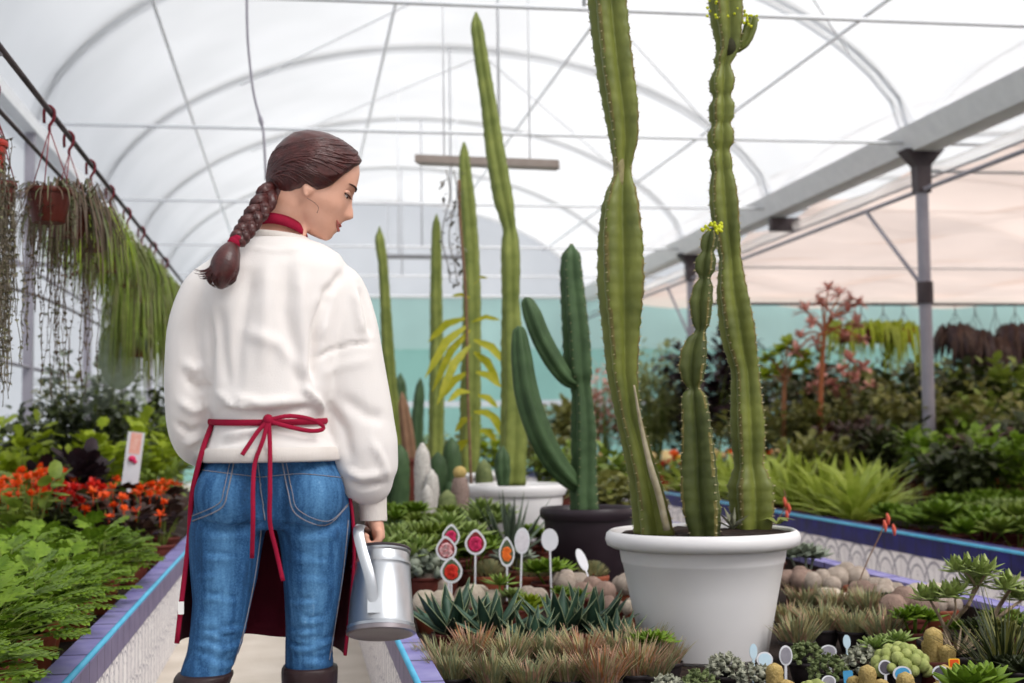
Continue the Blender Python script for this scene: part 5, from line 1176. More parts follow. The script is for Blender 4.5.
for x, y, s, lb in ((934, 662, 1.2, 'golden column cactus with the tallest column, beside the yellow-green succulent'), (868, 692, 1.0, 'golden stubby cacti at the bottom edge beside the bright blue tag'), (906, 700, 1.0, 'golden stubby cacti at the bottom edge before the arched blue tag'), (945, 692, 1.0, 'golden stubby cacti before the grey oval tag'), (775, 690, 1.0, 'golden-tipped small cactus at the bottom edge, left of the low green succulent')): gc.at(x, y, .375, lb, 'cactus', 'golden stubby cacti', s)
o = root_at('leafy_plant', 982, 692, .40, 'bright green leafy plant at the bottom edge near the corner', 'plant'); P_rosette(o, 24, .10, .022, L_fern, blackp, .06, .08, .05, 2, .05)
ptag(785, 656, 3.52, .046, .066, tagp, 'white oval tag with dark print beside the round green succulent', 'oval', None); ptag(765, 660, 3.46, .056, .05, tagpale, 'round pale blue-white tag at the foot of the white pot', 'oval', None); ptag(753, 652, 3.59, .026, .05, None, 'small narrow blue-white tag nearest the white pot', 'oval', None, border=tagpale)
ptag(832, 652, 3.59, .060, .045, tagp, 'grey arched tag behind a greenish knobbly succulent', 'oval'); ptag(848, 642, 3.75, .026, .045, None, 'light blue narrow tag beside the grey knobbly succulent', 'oval', None, border=tagpale)
ptag(851, 678, 3.21, .034, .045, None, 'bright blue tag near the bottom edge', 'rect', None, border=tagb); ptag(885, 668, 3.35, .050, .05, tagdark, 'dark printed tag left of the arched blue tag', 'oval'); ptag(906, 674, 3.27, .066, .05, tagb, 'arched blue picture tag among golden cacti', 'oval'); ptag(940, 674, 3.0, .060, .05, tagdark, 'dark grey round tag right of the golden column', 'oval')
ptag(956, 664, 3.02, .040, .030, F_orange, 'yellow and orange rectangular price tag', 'rect', None, border=tagy); ptag(832, 682, 3.16, .050, .04, tagp, 'grey printed tag at the bottom edge left of the blue tag', 'oval')
# little tree-like succulent and twiggy neighbours
o = root_at('tree_succulent', 950, 650, .36, 'little tree-like succulent with bare pale branches and green rosettes', 'succulent', rz=0.); pot_parts(o, .09, .09, blackp, n=18); Yt = o.location.y
m = MB(); lv = MB()
for pts, rr in (([(945, 650), (952, 625), (968, 605), (975, 585)], .011), ([(950, 640), (940, 618), (930, 600)], .009), ([(960, 648), (985, 630), (1000, 605), (1010, 590)], .013), ([(968, 606), (975, 592), (985, 575)], .008), ([(990, 625), (1005, 612), (1022, 600)], .009), ([(945, 632), (955, 612), (955, 598)], .007), ([(975, 585), (968, 575), (962, 572)], .006)):
    q = [P(x, y, Y=Yt + uni(-.06, .06)) - o.location for x, y in pts]; m.tube(bez(q, 10), [lerp(rr * .75, rr * .4, j / 10) for j in range(11)], 7)
    for (dx, dz) in ((0, 0), (.015, .012), (-.018, .005)):
        c = q[-1] + Vector((dx, uni(-.02, .02), dz))
        for i in range(13):
            a = i * 2.399; e = lerp(-.1, 1.2, i / 13); d = Vector((math.cos(a) * math.cos(e), math.sin(a) * math.cos(e), math.sin(e))); lv.blade([c, c + d * .032, c + d * .055], [.003, .010, .001], Vector((-math.sin(a), math.cos(a), 0)), .25, thick=.2)
m.build('branch', twig, o); lv.build('foliage', leafm('tree_succulent_leaf', '#8aa04c', '#b6c47c', .2), o)
o = root_at('dry_succulent', 956, 654, .37, 'dry twiggy grey rosette at the foot of the little tree', 'succulent'); P_agave(o, 18, .10, .006, twig, blackp, .06, .07, .6, False)
o = root_at('wiry_plant', 1004, 664, .40, 'wiry dark green plant with arching threads in the corner', 'plant'); P_tuft(o, .17, .11, 140, (L_dark, L_olive), blackp, .07, .09)
for i, (x, y, lb) in enumerate(((1000, 628, 'dark leafy succulent behind the little tree'), (1016, 680, 'dark green leafy succulent at the corner of the picture'), (975, 640, 'small dark leafy succulent under the branches of the little tree'))): o = root_at('leafy_succulent', x, y, .38, lb, 'succulent'); P_rosette(o, 20, .07, .014, L_dark if i else L_mid, blackp, .06, .08, .03, 3, .04)
# coral flower stalks rising behind the ball cacti
for i, (pp, fl_, lb) in enumerate(((((857, 590), (868, 560), (880, 535), (886, 520)), ((884, 520), (893, 524), (887, 513)), 'thin arching stalk with coral flowers above the ball cacti'), (((775, 530), (783, 512), (786, 500), (784, 490)), ((784, 497), (788, 503), (786, 510)), 'short stalk with coral buds just right of the white pot'))):
    Yf = 5.0 + i * .6; b0 = P(*pp[0], Y=Yf); o = empty('flower_stalk', (b0.x, Yf, ZB), lb, 'flower'); m = MB(); m.tube(bez([Vector((0, 0, 0))] + [P(x, y, Y=Yf) - o.location for x, y in pp], 16), .0025, 5); m.build('stalk', bark, o)
    for x, y in fl_: m = MB(); q = P(x, y, Y=Yf) - o.location; m.tube([q, q + Vector((.004, 0, -.02)), q + Vector((.006, 0, -.045))], [.003, .009, .004], 7); m.build('flower', F_coral, o)
KT = 300
# ------------------------------------------------------------ the left bed
fern = Kind('feathery_plant', lambda o: (pot_parts(o, .095, .13, terra, rim=.02, n=20), P_bush(o, .17, .17, 95, .11, .02, L_fern, terra, .09, .13, 'fern', 9, pot=False)), 4)
def fern_fn(o):
    pot_parts(o, .09, .13, RS.choice([terra, terra, potw]), rim=.02, n=20); m = MB(); st = MB()
    for i in range(62):
        a = i * 2.399; q = math.sqrt((i + .5) / 62); p0 = Vector((math.cos(a) * .03, math.sin(a) * .03, .12)); p1 = Vector((math.cos(a) * q * .18, math.sin(a) * q * .18, .13 + uni(.07, .17) * (1.1 - .6 * q))); st.tube([p0, p0.lerp(p1, .5) + Vector((0, 0, .03)), p1], [.003, .0025, .0018], 4)
        e = lerp(1.0, .1, q); d = Vector((math.cos(a + uni(-.5, .5)) * math.cos(e), math.sin(a + uni(-.5, .5)) * math.cos(e), math.sin(e) * .8)); fernleaf(m, p1, d, uni(.075, .115))
    m.build('foliage', L_fern, o); st.build('stems', stem_g, o)
fern = Kind('feathery_plant', fern_fn, 4)
rows = [(3.08, (-.79,)), (3.35, (-.84, -1.02)), (3.62, (-.80, -1.02)), (3.95, (-.84, -1.08)), (4.28, (-.80, -1.03, -1.26)), (4.62, (-.84, -1.08, -1.32)), (4.96, (-.80, -1.04, -1.28)), (5.3, (-.84, -1.09, -1.34)), (5.64, (-.80, -1.05, -1.3, -1.55)), (5.95, (-.86, -1.12, -1.38, -1.62))]
for i, (y, xs) in enumerate(rows):
    for j, x in enumerate(xs):
        fern.put((x, y, ZB), 'feathery light green potted plant, %s from the left tiled edge, %s row back' % (ORD[j], ORD[i]), 'potted plant', 'feathery plants on the left bed', uni(.95, 1.15))
def beg(o, leafmat, fl, nf=7, h=.2, r=.16, w=.032, pm=terra2):
    P_bush(o, h, r, 90, .075, w, leafmat, pm, .08, .12, 'round', 8)
    if fl: flowers(o, nf, .12 + h * .95, r * .95, fl, .022)
bo = Kind('begonia', lambda o: beg(o, L_bronze, F_orange, 6, .26), 2)
for i, (x, y, lb) in enumerate(((132, 6.5, 'bronze-leaved begonia with orange flowers at the tiled edge, nearest to the woman'), (112, 6.6, 'bronze-leaved begonia with few flowers, one place in from the tiled edge'), (158, 7.3, 'bronze-leaved begonia with orange flowers beside the apron'), (122, 7.3, 'bronze-leaved begonia below the white picture sign'), (165, 7.9, 'bronze-leaved begonia at the tiled edge, last before the woman hides the row'), (95, 7.4, 'bronze-leaved begonia behind the feathery plants, next to the purple-leaved plant'))): q = P(x, 480, Y=y); bo.put((q.x, y, ZB), lb, 'flowering plant', 'bronze begonias', uni(.95, 1.15))
br_ = Kind('begonia', lambda o: beg(o, L_dark, F_red, 20, .30), 2)
for x, y, lb in ((52, 6.7, 'mass of red flowers in the middle of the left bed'), (75, 6.9, 'red flowering plant in front of the dark purple foliage'), (30, 6.9, 'red flowering plant between the orange flowers and the purple foliage')): q = P(x, 480, Y=y); br_.put((q.x, y, ZB), lb, 'flowering plant', 'red flowering plants', 1.05)
bo2 = Kind('begonia', lambda o: beg(o, L_mid, F_orange, 14, .36), 2)
for x, y, lb in ((8, 6.6, 'orange flowering plant at the left border of the picture'), (22, 6.3, 'orange flowering plant second in from the left border'), (38, 7.4, 'orange flowering plant behind the red flowers')): q = P(x, 480, Y=y); bo2.put((q.x, y, ZB), lb, 'flowering plant', 'orange flowering plants', 1.05)
def putb(name, x, Y, label, cat, **k):
    s = k.pop('s', 1.); o = root_y(name, x, Y, label, cat); P_bush(o, **{'loose': .8, **k}); o.scale = (s, s, s); return o
putb('dark_foliage_plant', 74, 7.7, 'round dark purple-black foliage plant behind the red flowers', 'plant', h=.46, r=.25, n=260, L=.11, w=.042, mat=L_purple, pr=.1, ph=.14, kind='round')
for x, Y, h, lb in ((14, 8.0, .40, 'bright yellow-green bushy plant at the left border'), (38, 8.2, .36, 'bright yellow-green bushy plant left of the purple foliage'), (104, 8.3, .40, 'bright yellow-green plant just left of the white picture sign'), (118, 8.9, .36, 'yellow-green plant half behind the white picture sign'), (160, 9.0, .44, 'yellow-green plant beside the left sleeve'), (150, 8.4, .30, 'mid-green small bush right of the white picture sign')):
    putb('bushy_plant', x, Y, lb, 'plant', h=h * 1.5, r=.22, n=260, L=.09, w=.022, mat=L_yel if 'yellow' in lb else L_mid, pr=.09, ph=.13, kind='fern' if h > .37 else 'leaf')
for i, (x, Y, h, r_, m_, lb) in enumerate(((16, 9.0, .55, .24, L_dark, 'dark green shrub at the left border behind the yellow-green plant'), (46, 9.5, .62, .28, L_dark, 'dark green shrub left of the tallest shrub on the left bed'), (82, 9.6, .92, .32, L_silver, 'tallest grey-green shrub against the left wall'), (100, 9.5, .66, .30, L_dark, 'dark shrub right of the tallest grey-green shrub'), (70, 10.6, .8, .28, L_olive, 'olive shrub behind the tallest grey-green one'), (128, 10.2, .78, .34, L_dark, 'dark shrub below the hanging light green ferns'), (152, 10.8, .72, .34, L_mid, 'mid-green shrub close behind the left sleeve'), (172, 11.5, .8, .34, L_dark, 'dark shrub hidden behind the left sleeve'), (118, 11.8, .95, .30, L_silver, 'pale grey-green shrub beneath the round hanging leaf pot'))):
    putb('shrub', x, Y, lb, 'shrub', h=h * 1.12, r=r_, n=420, L=.095, w=.028, mat=m_, pr=.13, ph=.2, kind='leaf', stems=9)
o = root_y('plant_sign', 133, 7.3, 'tall white plant sign with a red and pink flower picture on the left bed', 'plant tag', rz=0.)
m = MB(); m.box((0, 0, .58), (.085, .004, .28), rot=Matrix.Rotation(.12, 3, 'Y')); m.build('sign_plate', tagw, o, smooth=False); m = MB(); m.box((-.02, 0, .23), (.02, .004, .46)); m.build('stake', tagw, o, smooth=False)
m = MB(); m.box((.012, -.003, .66), (.055, .002, .11), rot=Matrix.Rotation(.12, 3, 'Y')); m.build('sign_picture', M('print_salmon', '#e08a78', '#f0c8b8', rough=.4, scale=30), o, smooth=False)
m = MB(); m.ball((-.005, -.004, .58), .02, 10, 5, sz=.9); m.ball((.01, -.004, .565), .012, 8, 5); m.build('printed_flower', pk, o)
# ------------------------------------------------------------ rails, hooks and hanging plants on the left
XH = -.93
KT += 1; b = MB(); b.tube([(XH, 1.5, 2.245), (XH, 13, 2.245)], .011, 8); rail = struct(b.build('trim_%d' % KT, darkm))
KT += 1; b = MB(); b.tube([(XH - .19, 1.5, 2.25), (XH - .19, 13, 2.25)], .009, 8); struct(b.build('trim_%d' % KT, darkm))
for y in (4.45, 7.2, 10.2):
    KT += 1; b = MB(); b.box(((XL + XH) / 2, y, 2.245), (XH - XL, .03, .035)); struct(b.build('trim_%d' % KT, steel, smooth=False))
hook_m = M('dark_red_hook', '#5a1620', '#701c28', rough=.5)
def hanging(name, Y, drop, label, potm, pr, ph, fn, x=XH, cat='hanging plant'):
    """hook on the rail, hanger wires and a pot; origin at the pot's foot"""
    zr = 2.245; o = empty(name, (x, Y, zr - drop - ph), label, cat); top = drop + ph
    m = MB(); m.tube(bez([(-.02, 0, top - .045), (-.02, 0, top + .004), (-.003, 0, top + .0215), (.017, 0, top + .003), (.014, 0, top - .03), (.0, 0, top - .055), (0, 0, top - .075)], 20), .0065, 6); m.build('hook', hook_m, o)
    m = MB()
    for j in range(3): a = 2 * PI * j / 3 + .5; m.tube([(0, 0, top - .07), (math.cos(a) * pr, math.sin(a) * pr, ph)], .0022, 4)
    m.build('hanger_wire', M('hanger_plastic', '#7a2630', '#8c3038', rough=.5), o)
    pot_parts(o, pr, ph, potm, rim=.02, n=20); fn(o, pr, ph); return o
def trails(n, L0, L1, mats, leafL=.016, lw=.006, step=.022, spread=1.1, part='trailing_stems', thick=.0016):
    def fn(o, pr, ph):
        m = MB()
        for i in range(n):
            a = uni(0, 2 * PI); q = pr * uni(.75, spread); L = uni(L0, L1); p0 = Vector((math.cos(a) * pr * .6, math.sin(a) * pr * .6, ph)); p1 = Vector((math.cos(a) * q * 1.05, math.sin(a) * q * 1.05, ph + .015)); pts = [p0, p1]; p = p1.copy(); j = 0
            dx, dy = uni(-.05, .05), uni(-.05, .05)
            while p1.z - p.z < L: p = p + Vector((dx * .03 + uni(-.006, .006), dy * .03 + uni(-.006, .006), -.03)); pts.append(p.copy())
            m.tube(pts, thick, 3, mi=0)
            for q_ in range(int(L / step)):
                t = uni(.02, .98); p = pts[min(len(pts) - 1, 1 + int(t * (len(pts) - 2)))]; leaf(m, p, sph(-1.2, .4), leafL * uni(.6, 1.2), lw, .2, mi=RS.choice([0, 0, 1]), n=2)
        m.build(part, list(mats), o)
    return fn
def fluff(n, L, mat, w=.0035, part='foliage'):
    def fn(o, pr, ph):
        m = MB()
        for i in range(n):
            a = uni(0, 2 * PI); e = uni(-.2, 1.2); l = L * uni(.5, 1.1); d = Vector((math.cos(a) * math.cos(e), math.sin(a) * math.cos(e), math.sin(e))); p = Vector((math.cos(a) * pr * .6, math.sin(a) * pr * .6, ph - .01)); q1 = p + d * min(l * .35, .14); q2 = q1 + Vector((math.cos(a) * .05, math.sin(a) * .05, -l * .3)); q3 = q2 + Vector((math.cos(a) * .015, math.sin(a) * .015, -l * .4))
            m.blade([p, q1, q2, q3], [w, w, w * .9, w * .2], (-math.sin(a), math.cos(a), 0), .4, RS.choice([0, 0, 1]))
        m.build(part, list(mat), o)
    return fn
T_grey = (leafm('string_grey', '#6a6050', '#8f8470', .2), leafm('string_olive', '#6b6a48', '#8c8c64', .2)); T_brown = (leafm('string_brown', '#4c3c30', '#6c5844', .15), leafm('string_dark', '#54583a', '#727650', .2)); T_green = (leafm('drooping_green', '#5f7226', '#85963e', .2), leafm('drooping_olive', '#5c6030', '#7f8050', .2)); T_bright = (leafm('bright_drooping', '#86a01c', '#aabe34', .35), leafm('bright_drooping_b', '#6a8420', '#8ca030', .3))
brick_red = M('brick_red_pot', '#9c2c22', '#b0382a', rough=.5, scale=10)
hanging('hanging_plant', 4.62, .26, 'hanging red pot at the left border with long grey-green strings of leaves', brick_red, .075, .13, trails(80, .35, .85, T_grey, leafL=.013, step=.014), XH - .09)
hanging('hanging_plant', 4.95, .34, 'hanging pot of long string-like stems just behind the red pot at the left border', terra2, .08, .12, trails(70, .3, .8, T_grey, leafL=.013, step=.015), XH - .13)
hanging('hanging_plant', 5.30, .30, 'hanging red-brown pot with sparse brown stems and thin trailing strings', M('red_brown_pot', '#4e2018', '#60281e', rough=.5), .085, .13, lambda o, pr, ph: (trails(16, .25, .62, T_brown)(o, pr, ph), fluff(60, .16, T_brown, .003)(o, pr, ph)))
hanging('hanging_plant', 5.75, .30, 'hanging plant with a thick brown beard of stems right behind the red-brown pot', terra2, .085, .12, lambda o, pr, ph: (fluff(240, .42, T_brown, .004)(o, pr, ph), trails(24, .4, .8, T_brown, part='long_strings')(o, pr, ph)))
hanging('hanging_plant', 6.35, .28, 'bright green fluffy hanging plant, the most vivid of the rail', terra2, .085, .12, fluff(360, .30, T_bright, .004))
hanging('hanging_plant', 7.0, .30, 'drooping olive-green hanging plant next after the vivid one', terra2, .085, .12, fluff(300, .34, T_green, .005))
hanging('hanging_plant', 7.7, .30, 'drooping green hanging plant halfway along the rail, above the long ones', terra2, .085, .12, fluff(260, .40, (T_green[1], T_bright[1]), .005))
hanging('hanging_plant', 8.4, .32, 'long curtain-like hanging plant beside the round pale leaf', terra2, .09, .12, fluff(240, .86, T_green, .006))
hanging('hanging_plant', 9.1, .32, 'long curtain-like hanging plant close behind the left sleeve', terra2, .09, .12, fluff(240, .95, (T_green[1], T_green[0]), .006))
hanging('hanging_plant', 9.9, .32, 'hanging plant with dry pale stems near the far end of the rail', terra2, .09, .12, fluff(220, .8, (T_green[1], T_grey[0]), .006))
def disk_pot(o, pr, ph):
    m = MB(); d, s_, u = Vector((.35, -1, .1)).normalized(), Vector((1, .35, 0)).normalized(), Vector((0, 0, 1)); rg = []
    for q, dd in ((1, 0), (.8, .012), (.4, .02), (.02, .022)): rg.append([Vector((-.06, -.08, .0)) + s_ * .13 * q * math.cos(t) + u * (.21 * q * math.sin(t)) + d * dd for t in [2 * PI * i / 24 for i in range(24)]])
    m.loft(rg, cap=False); m.build('shield_leaf', leafm('shield_leaf_green', '#7d8a78', '#9ca694', .1), o); fluff(60, .3, (L_dark, L_mid), .012)(o, pr, ph)
hanging('hanging_plant', 8.9, .60, 'staghorn-like hanging plant with a round pale grey-green shield leaf', terra2, .12, .15, disk_pot, XH - .12)
m = MB(); m.tube(bez([(XH - .30, 8.9, 2.24), (XH - .30, 8.9, 1.9), (XH - .30, 8.9, 1.6)], 4), .004, 4)
KT += 1; b = MB(); b.tube(bez([P(0, 285, X=XL + .25), P(40, 297, X=XL + .25), P(75, 312, X=XL + .25), P(108, 330, X=XL + .25)], 12), .012, 6); tag(b.build('irrigation_pipe', darkm), 'thin dark irrigation pipe sagging along the left wall behind the hanging strings', 'pipe')
# ------------------------------------------------------------ hanging from the roof
m = MB(); m.tube(bez([P(247, -40, Y=7), P(247, 20, Y=7), P(249, 55, Y=7), P(254, 95, Y=7), P(262, 125, Y=7), P(264, 140, Y=7), P(266, 180, Y=7)], 40), [.0075 + (.006 if 24 < i < 27 else 0) for i in range(41)], 6); tag(m.build('hanging_cable', steel), 'grey cable dangling from the roof above the woman\'s head', 'cable')
c0, c1 = P(416, 159, Y=10.2), P(559, 164.5, Y=10.2 - .35); o = empty('light_bar', (c0 + c1) / 2, 'long grey-brown light fitting hanging from the roof between the tall cacti', 'light fitting')
m = MB(); dd = (c1 - c0).normalized(); sd = Vector((-dd.y, dd.x, 0)); L = (c1 - c0).length
m.loft([[dd * t * L + sd * x + Vector((0, 0, z)) for x, z in ((-.05, -.03), (.05, -.03), (.035, .03), (-.035, .03))] for t in (-.5, .5)]); m.build('housing', M('taupe_metal', '#8a7e76', '#9c9088', rough=.5), o, smooth=False)
m = MB(); m.loft([[dd * t * L + sd * x + Vector((0, 0, z)) for x, z in ((-.04, -.042), (.04, -.042), (.045, -.028), (-.045, -.028))] for t in (-.48, .48)]); m.build('diffuser', M('grey_diffuser', '#a69c96', '#b4aaa4', rough=.4), o, smooth=False)
m = MB()
for t in (-.3, .3): q = dd * t * L; m.tube([q + Vector((0, 0, .03)), q + Vector((0, 0, arch_z(o.location.x + q.x, -.02) - o.location.z))], .006, 5)
m.build('suspension_wire', galv, o)
c0, c1 = P(386, 256, Y=17), P(470, 258, Y=17); o = empty('light_bar', (c0 + c1) / 2, 'dark horizontal bar hanging far back above the green net', 'light fitting'); L = (c1 - c0).length
m = MB(); m.box((0, 0, 0), (L, .06, .05)); m.build('housing', M('dim_metal', '#77777a', '#88888c', rough=.5), o, smooth=False); m = MB()
for t in (-.35, .35): m.tube([(t * L, 0, .02), (t * L, 0, arch_z(o.location.x, 0) - o.location.z)], .008, 5)
m.build('suspension_wire', galv, o)
# ------------------------------------------------------------ the right bed and everything behind
L_yel2 = leafm("spiky_yellow_green", "#8a9e34", "#b4c058", .35)
sp_ = Kind('spiky_plant', lambda o: P_blades(o, 34, uni(.46, .56), .032, L_yel2, terra2, .1, .07), 4)
DY = 1.5
spots = [(3.72, 7.2), (4.0, 7.5), (3.75, 7.75), (4.1, 8.1), (3.75, 8.35), (4.05, 8.75), (3.75, 9.0), (4.45, 8.4), (4.4, 9.2), (4.05, 9.5), (3.75, 9.7), (4.1, 10.2), (3.8, 10.5), (4.5, 10.0), (4.15, 11.0), (3.8, 11.4)]
for i, (x, y) in enumerate(spots): sp_.put((x, y + DY, ZB), 'yellow-green sword-leaved plant, %s %s' % (['directly at the blue tiled edge,', 'one pot in from the blue edge,', 'two pots in from the blue edge,'][0 if x < 3.9 else 1 if x < 4.3 else 2], '%s counted from the near end' % ORD[sum(1 for (a, b_) in spots[:i] if (a < 3.9) == (x < 3.9) and (3.9 <= a < 4.3) == (3.9 <= x < 4.3))]), 'plant', 'sword-leaved plants', uni(.9, 1.1))
lg = Kind('leafy_green_plant', lambda o: P_rosette(o, 26, uni(.13, .17), uni(.035, .045), RS.choice([L_fern, L_aloe2, L_mid]), terra2, .1, .07, .07, 4, .10), 4)
spots = [(3.72, 5.5), (3.72, 5.85), (4.05, 5.75), (3.74, 6.2), (4.08, 6.15), (3.72, 6.55), (4.06, 6.5), (3.74, 6.9), (4.1, 6.9), (4.42, 6.4), (4.45, 6.85), (4.4, 7.3), (4.5, 7.8), (4.85, 7.5), (4.9, 8.2)]
for i, (x, y) in enumerate(spots): lg.put((x, y + 1.1, ZB), 'broad-leaved green plant, %s %s counted from the near end' % (['directly at the blue tiled edge,', 'one pot in from the blue edge,', 'two pots in from the blue edge,', 'three pots in from the blue edge,'][int((x - 3.5) / .35) if x < 4.8 else 3], ORD[sum(1 for (a, b_) in spots[:i] if int((a - 3.5) / .35) == int((x - 3.5) / .35))]), 'plant', 'broad-leaved plants', uni(.95, 1.2))
for i, (x, y, lb) in enumerate(((4.3, 5.9, 'low bright yellow-green ground plant near the right border'), (3.95, 5.35, 'bright light green bushy plant at the blue edge near the right border'), (4.5, 5.5, 'light green bushy plant hugging the right border'))):
    o = empty('bushy_plant', (x, y, ZB), lb, 'plant'); P_bush(o, .14, .2, 150, .08, .024, L_fern, terra2, .1, .1, 'round')
for i, (x, y, m_, lb) in enumerate(((4.7, 8.9, F_orange, 'low plant with small orange flowers among the broad leaves'), (5.0, 9.6, F_cream, 'plant with small pale flowers in front of the steel post'), (4.75, 7.0, F_red, 'low plant with a few red blooms near the right border'))):
    o = empty('flowering_plant', (x, y, ZB), lb, 'flowering plant'); beg(o, L_mid, m_, 9, .16, .16)
# potted row with cream and orange heads behind the sword-leaved plants
ro = Kind('flowering_plant', lambda o: (P_bush(o, .2, .18, 90, .07, .02, L_olive, brick_red, .12, .16, 'leaf'), [tag_ball(o, j) for j in range(5)]), 2)
def tag_ball(o, j):
    m = MB(); a = 2 * PI * j / 5 + uni(-.3, .3); m.ball((math.cos(a) * .13, math.sin(a) * .13, .36 + uni(-.03, .03)), uni(.05, .07), 10, 7, sz=.8); m.build('flower_head', RS.choice([F_cream, F_cream, F_orange, F_yellow]), o)
xs_ = [4.0, 4.35, 4.7, 5.05, 5.4, 5.75, 6.1, 6.45]
for i, x in enumerate(xs_): ro.put((x, 14.6 + .1 * (i % 2), ZB), 'cream and orange flower heads behind the sword-leaved plants, pot %s from the aisle' % ORD[i], 'flowering plant', 'cream flower heads in the far row', uni(.95, 1.15))
for i, (x, y, lb) in enumerate(((3.75, 13.2, 'red flowering plant at the blue edge between the dark pot and the white pot'), (3.78, 15.2, 'red and orange flowering plant farther along the blue edge'), (3.75, 17.2, 'pale-topped flowering plant at the far end of the blue edge'))):
    o = empty('flowering_plant', (x, y, ZB), lb, 'flowering plant'); beg(o, L_mid, [F_red, F_orange, F_cream][i], 14, .24, .22)
# shrubs and small trees on the right bed, each its own plant
def shrub(px, Y, ztop, r_, mat, label, n=260, L=.12, w=.034, kind='leaf', name='shrub'):
    p = P(px, 440, Y=Y); o = empty(name, (p.x, Y, ZB), label, 'shrub'); P_bush(o, ztop - ZB - .16, r_, n, L, w, mat, terra2, .16, .2, kind, 18, loose=1.3); return o
shrub(712, 16.6, 2.15, .62, L_purple, 'big round black-purple shrub behind the middle and right cactus stems', 900, .17, .055)
shrub(655, 17.6, 2.05, .55, L_yolv if 'L_yolv' in globals() else leafm('pale_feathery', '#8c9458', '#aeb47c', .35), 'tall pale green feathery shrub right of the big left cactus stem', 1000, .16, .024)
shrub(604, 18.5, 1.9, .4, F_pink, 'pinkish-brown shrub glimpsed between the branching cactus and the big stem', 240, .14, .03)
shrub(770, 17.2, 1.7, .5, L_dark, 'dark green shrub just right of the right cactus stem', 280, .15, .045)
for i, (px, Y, zt, r_, m_, lb) in enumerate(((752, 13.6, 1.05, .35, L_olive, 'olive shrub low behind the right cactus stem'), (800, 13.0, 1.15, .38, L_olive, 'olive shrub at the foot of the pink branching plant'), (835, 12.6, 1.2, .4, L_olive, 'olive shrub below the hanging yellow-green leaves'), (868, 13.0, 1.35, .42, L_dark, 'dark green shrub between the olive ones, left of the steel post'), (902, 12.2, 1.25, .42, L_olive, 'pale olive shrub against the steel post on its left'),
                                         (850, 11.5, .95, .36, L_bronze, 'brownish low shrub in front of the olive shrubs'), (890, 11.0, .9, .36, L_dark, 'dark low shrub in front of the steel post, to its left'), (952, 12.0, 1.3, .42, L_olive, 'pale olive shrub right behind the steel post'), (985, 11.6, 1.15, .42, L_mid, 'mid-green shrub second to the right of the steel post'), (1015, 11.2, 1.2, .42, L_olive, 'olive shrub at the right border'),
                                         (940, 10.2, .85, .32, L_fern, 'bright green shrub low in front of the steel post'), (975, 9.6, .85, .34, L_bronze, 'dark bronze shrub low near the right border'), (1005, 9.0, .85, .34, L_fern, 'bright green bush at the right border above the broad-leaved plants'), (960, 8.8, .72, .28, L_dark, 'dark low bush between the steel post and the right border'), (815, 10.9, .78, .28, L_olive, 'small olive bush rising behind the sword-leaved plants'), (1018, 10.0, 1.0, .34, L_dark, 'dark bush at the right border behind the bright bush'))):
    shrub(px, Y, zt, r_, m_, lb, 520, .11, .034)
# tall pinkish branching plant and its green-topped neighbour
def treelet(px, Y, label, trunk, crown, mat, tm, L=.12, w=.03, n=16, name='treelet'):
    p = P(px, 440, Y=Y); o = empty(name, (p.x, Y, ZB), label, 'plant', None, 0.); pot_parts(o, .16, .2, terra2, n=18)
    m = MB(); q = [Vector((0, 0, .18))] + [P(x, y, Y=Y) - o.location for x, y in trunk]; m.tube(bez(q, 14), [.035 - .0012 * i for i in range(15)], 8); m.build('trunk', tm, o)
    lv = MB(); br = MB()
    for x, y in crown:
        c = P(x, y, Y=Y + uni(-.25, .25)) - o.location; b0 = q[-1].lerp(q[-2], uni(0, .5)); br.tube(bez([b0, b0.lerp(c, .5) + Vector((0, 0, .05)), c], 6), .010, 5)
        for j in range(n): d = sph(-.2, 1.2); leaf(lv, c, d, L * uni(.6, 1.1), w, .25)
    br.build('branch', tm, o); lv.build('foliage', mat, o)
treelet(823, 12.6, 'tall salmon-pink branching succulent with a straight orange-brown stem', [(820, 430), (821, 390), (823, 350), (825, 325)], [(800, 338), (812, 325), (806, 312), (822, 305), (835, 318), (848, 312), (858, 325), (852, 300), (840, 295), (862, 340), (828, 290), (816, 345), (845, 340), (796, 352), (858, 305)], F_pink, M('orange_stem', '#9c5a38', '#b06c48', rough=.8), .17, .026, 16)
treelet(783, 12.9, 'small tree-like succulent with a brown trunk and yellow-green rosettes', [(784, 430), (784, 400), (785, 375)], [(768, 358), (780, 352), (795, 355), (775, 370), (800, 368), (788, 345), (806, 358), (765, 378)], L_yel, M('brown_trunk', '#8a5c40', '#a07050', rough=.8), .17, .045, 18)
treelet(845, 13.4, 'mauve-pink bushy succulent behind the salmon-pink one', [(846, 430), (846, 395)], [(830, 385), (842, 372), (856, 380), (864, 368), (850, 360), (838, 395), (820, 372), (812, 390), (868, 385)], F_pink, bark, .17, .04, 18)
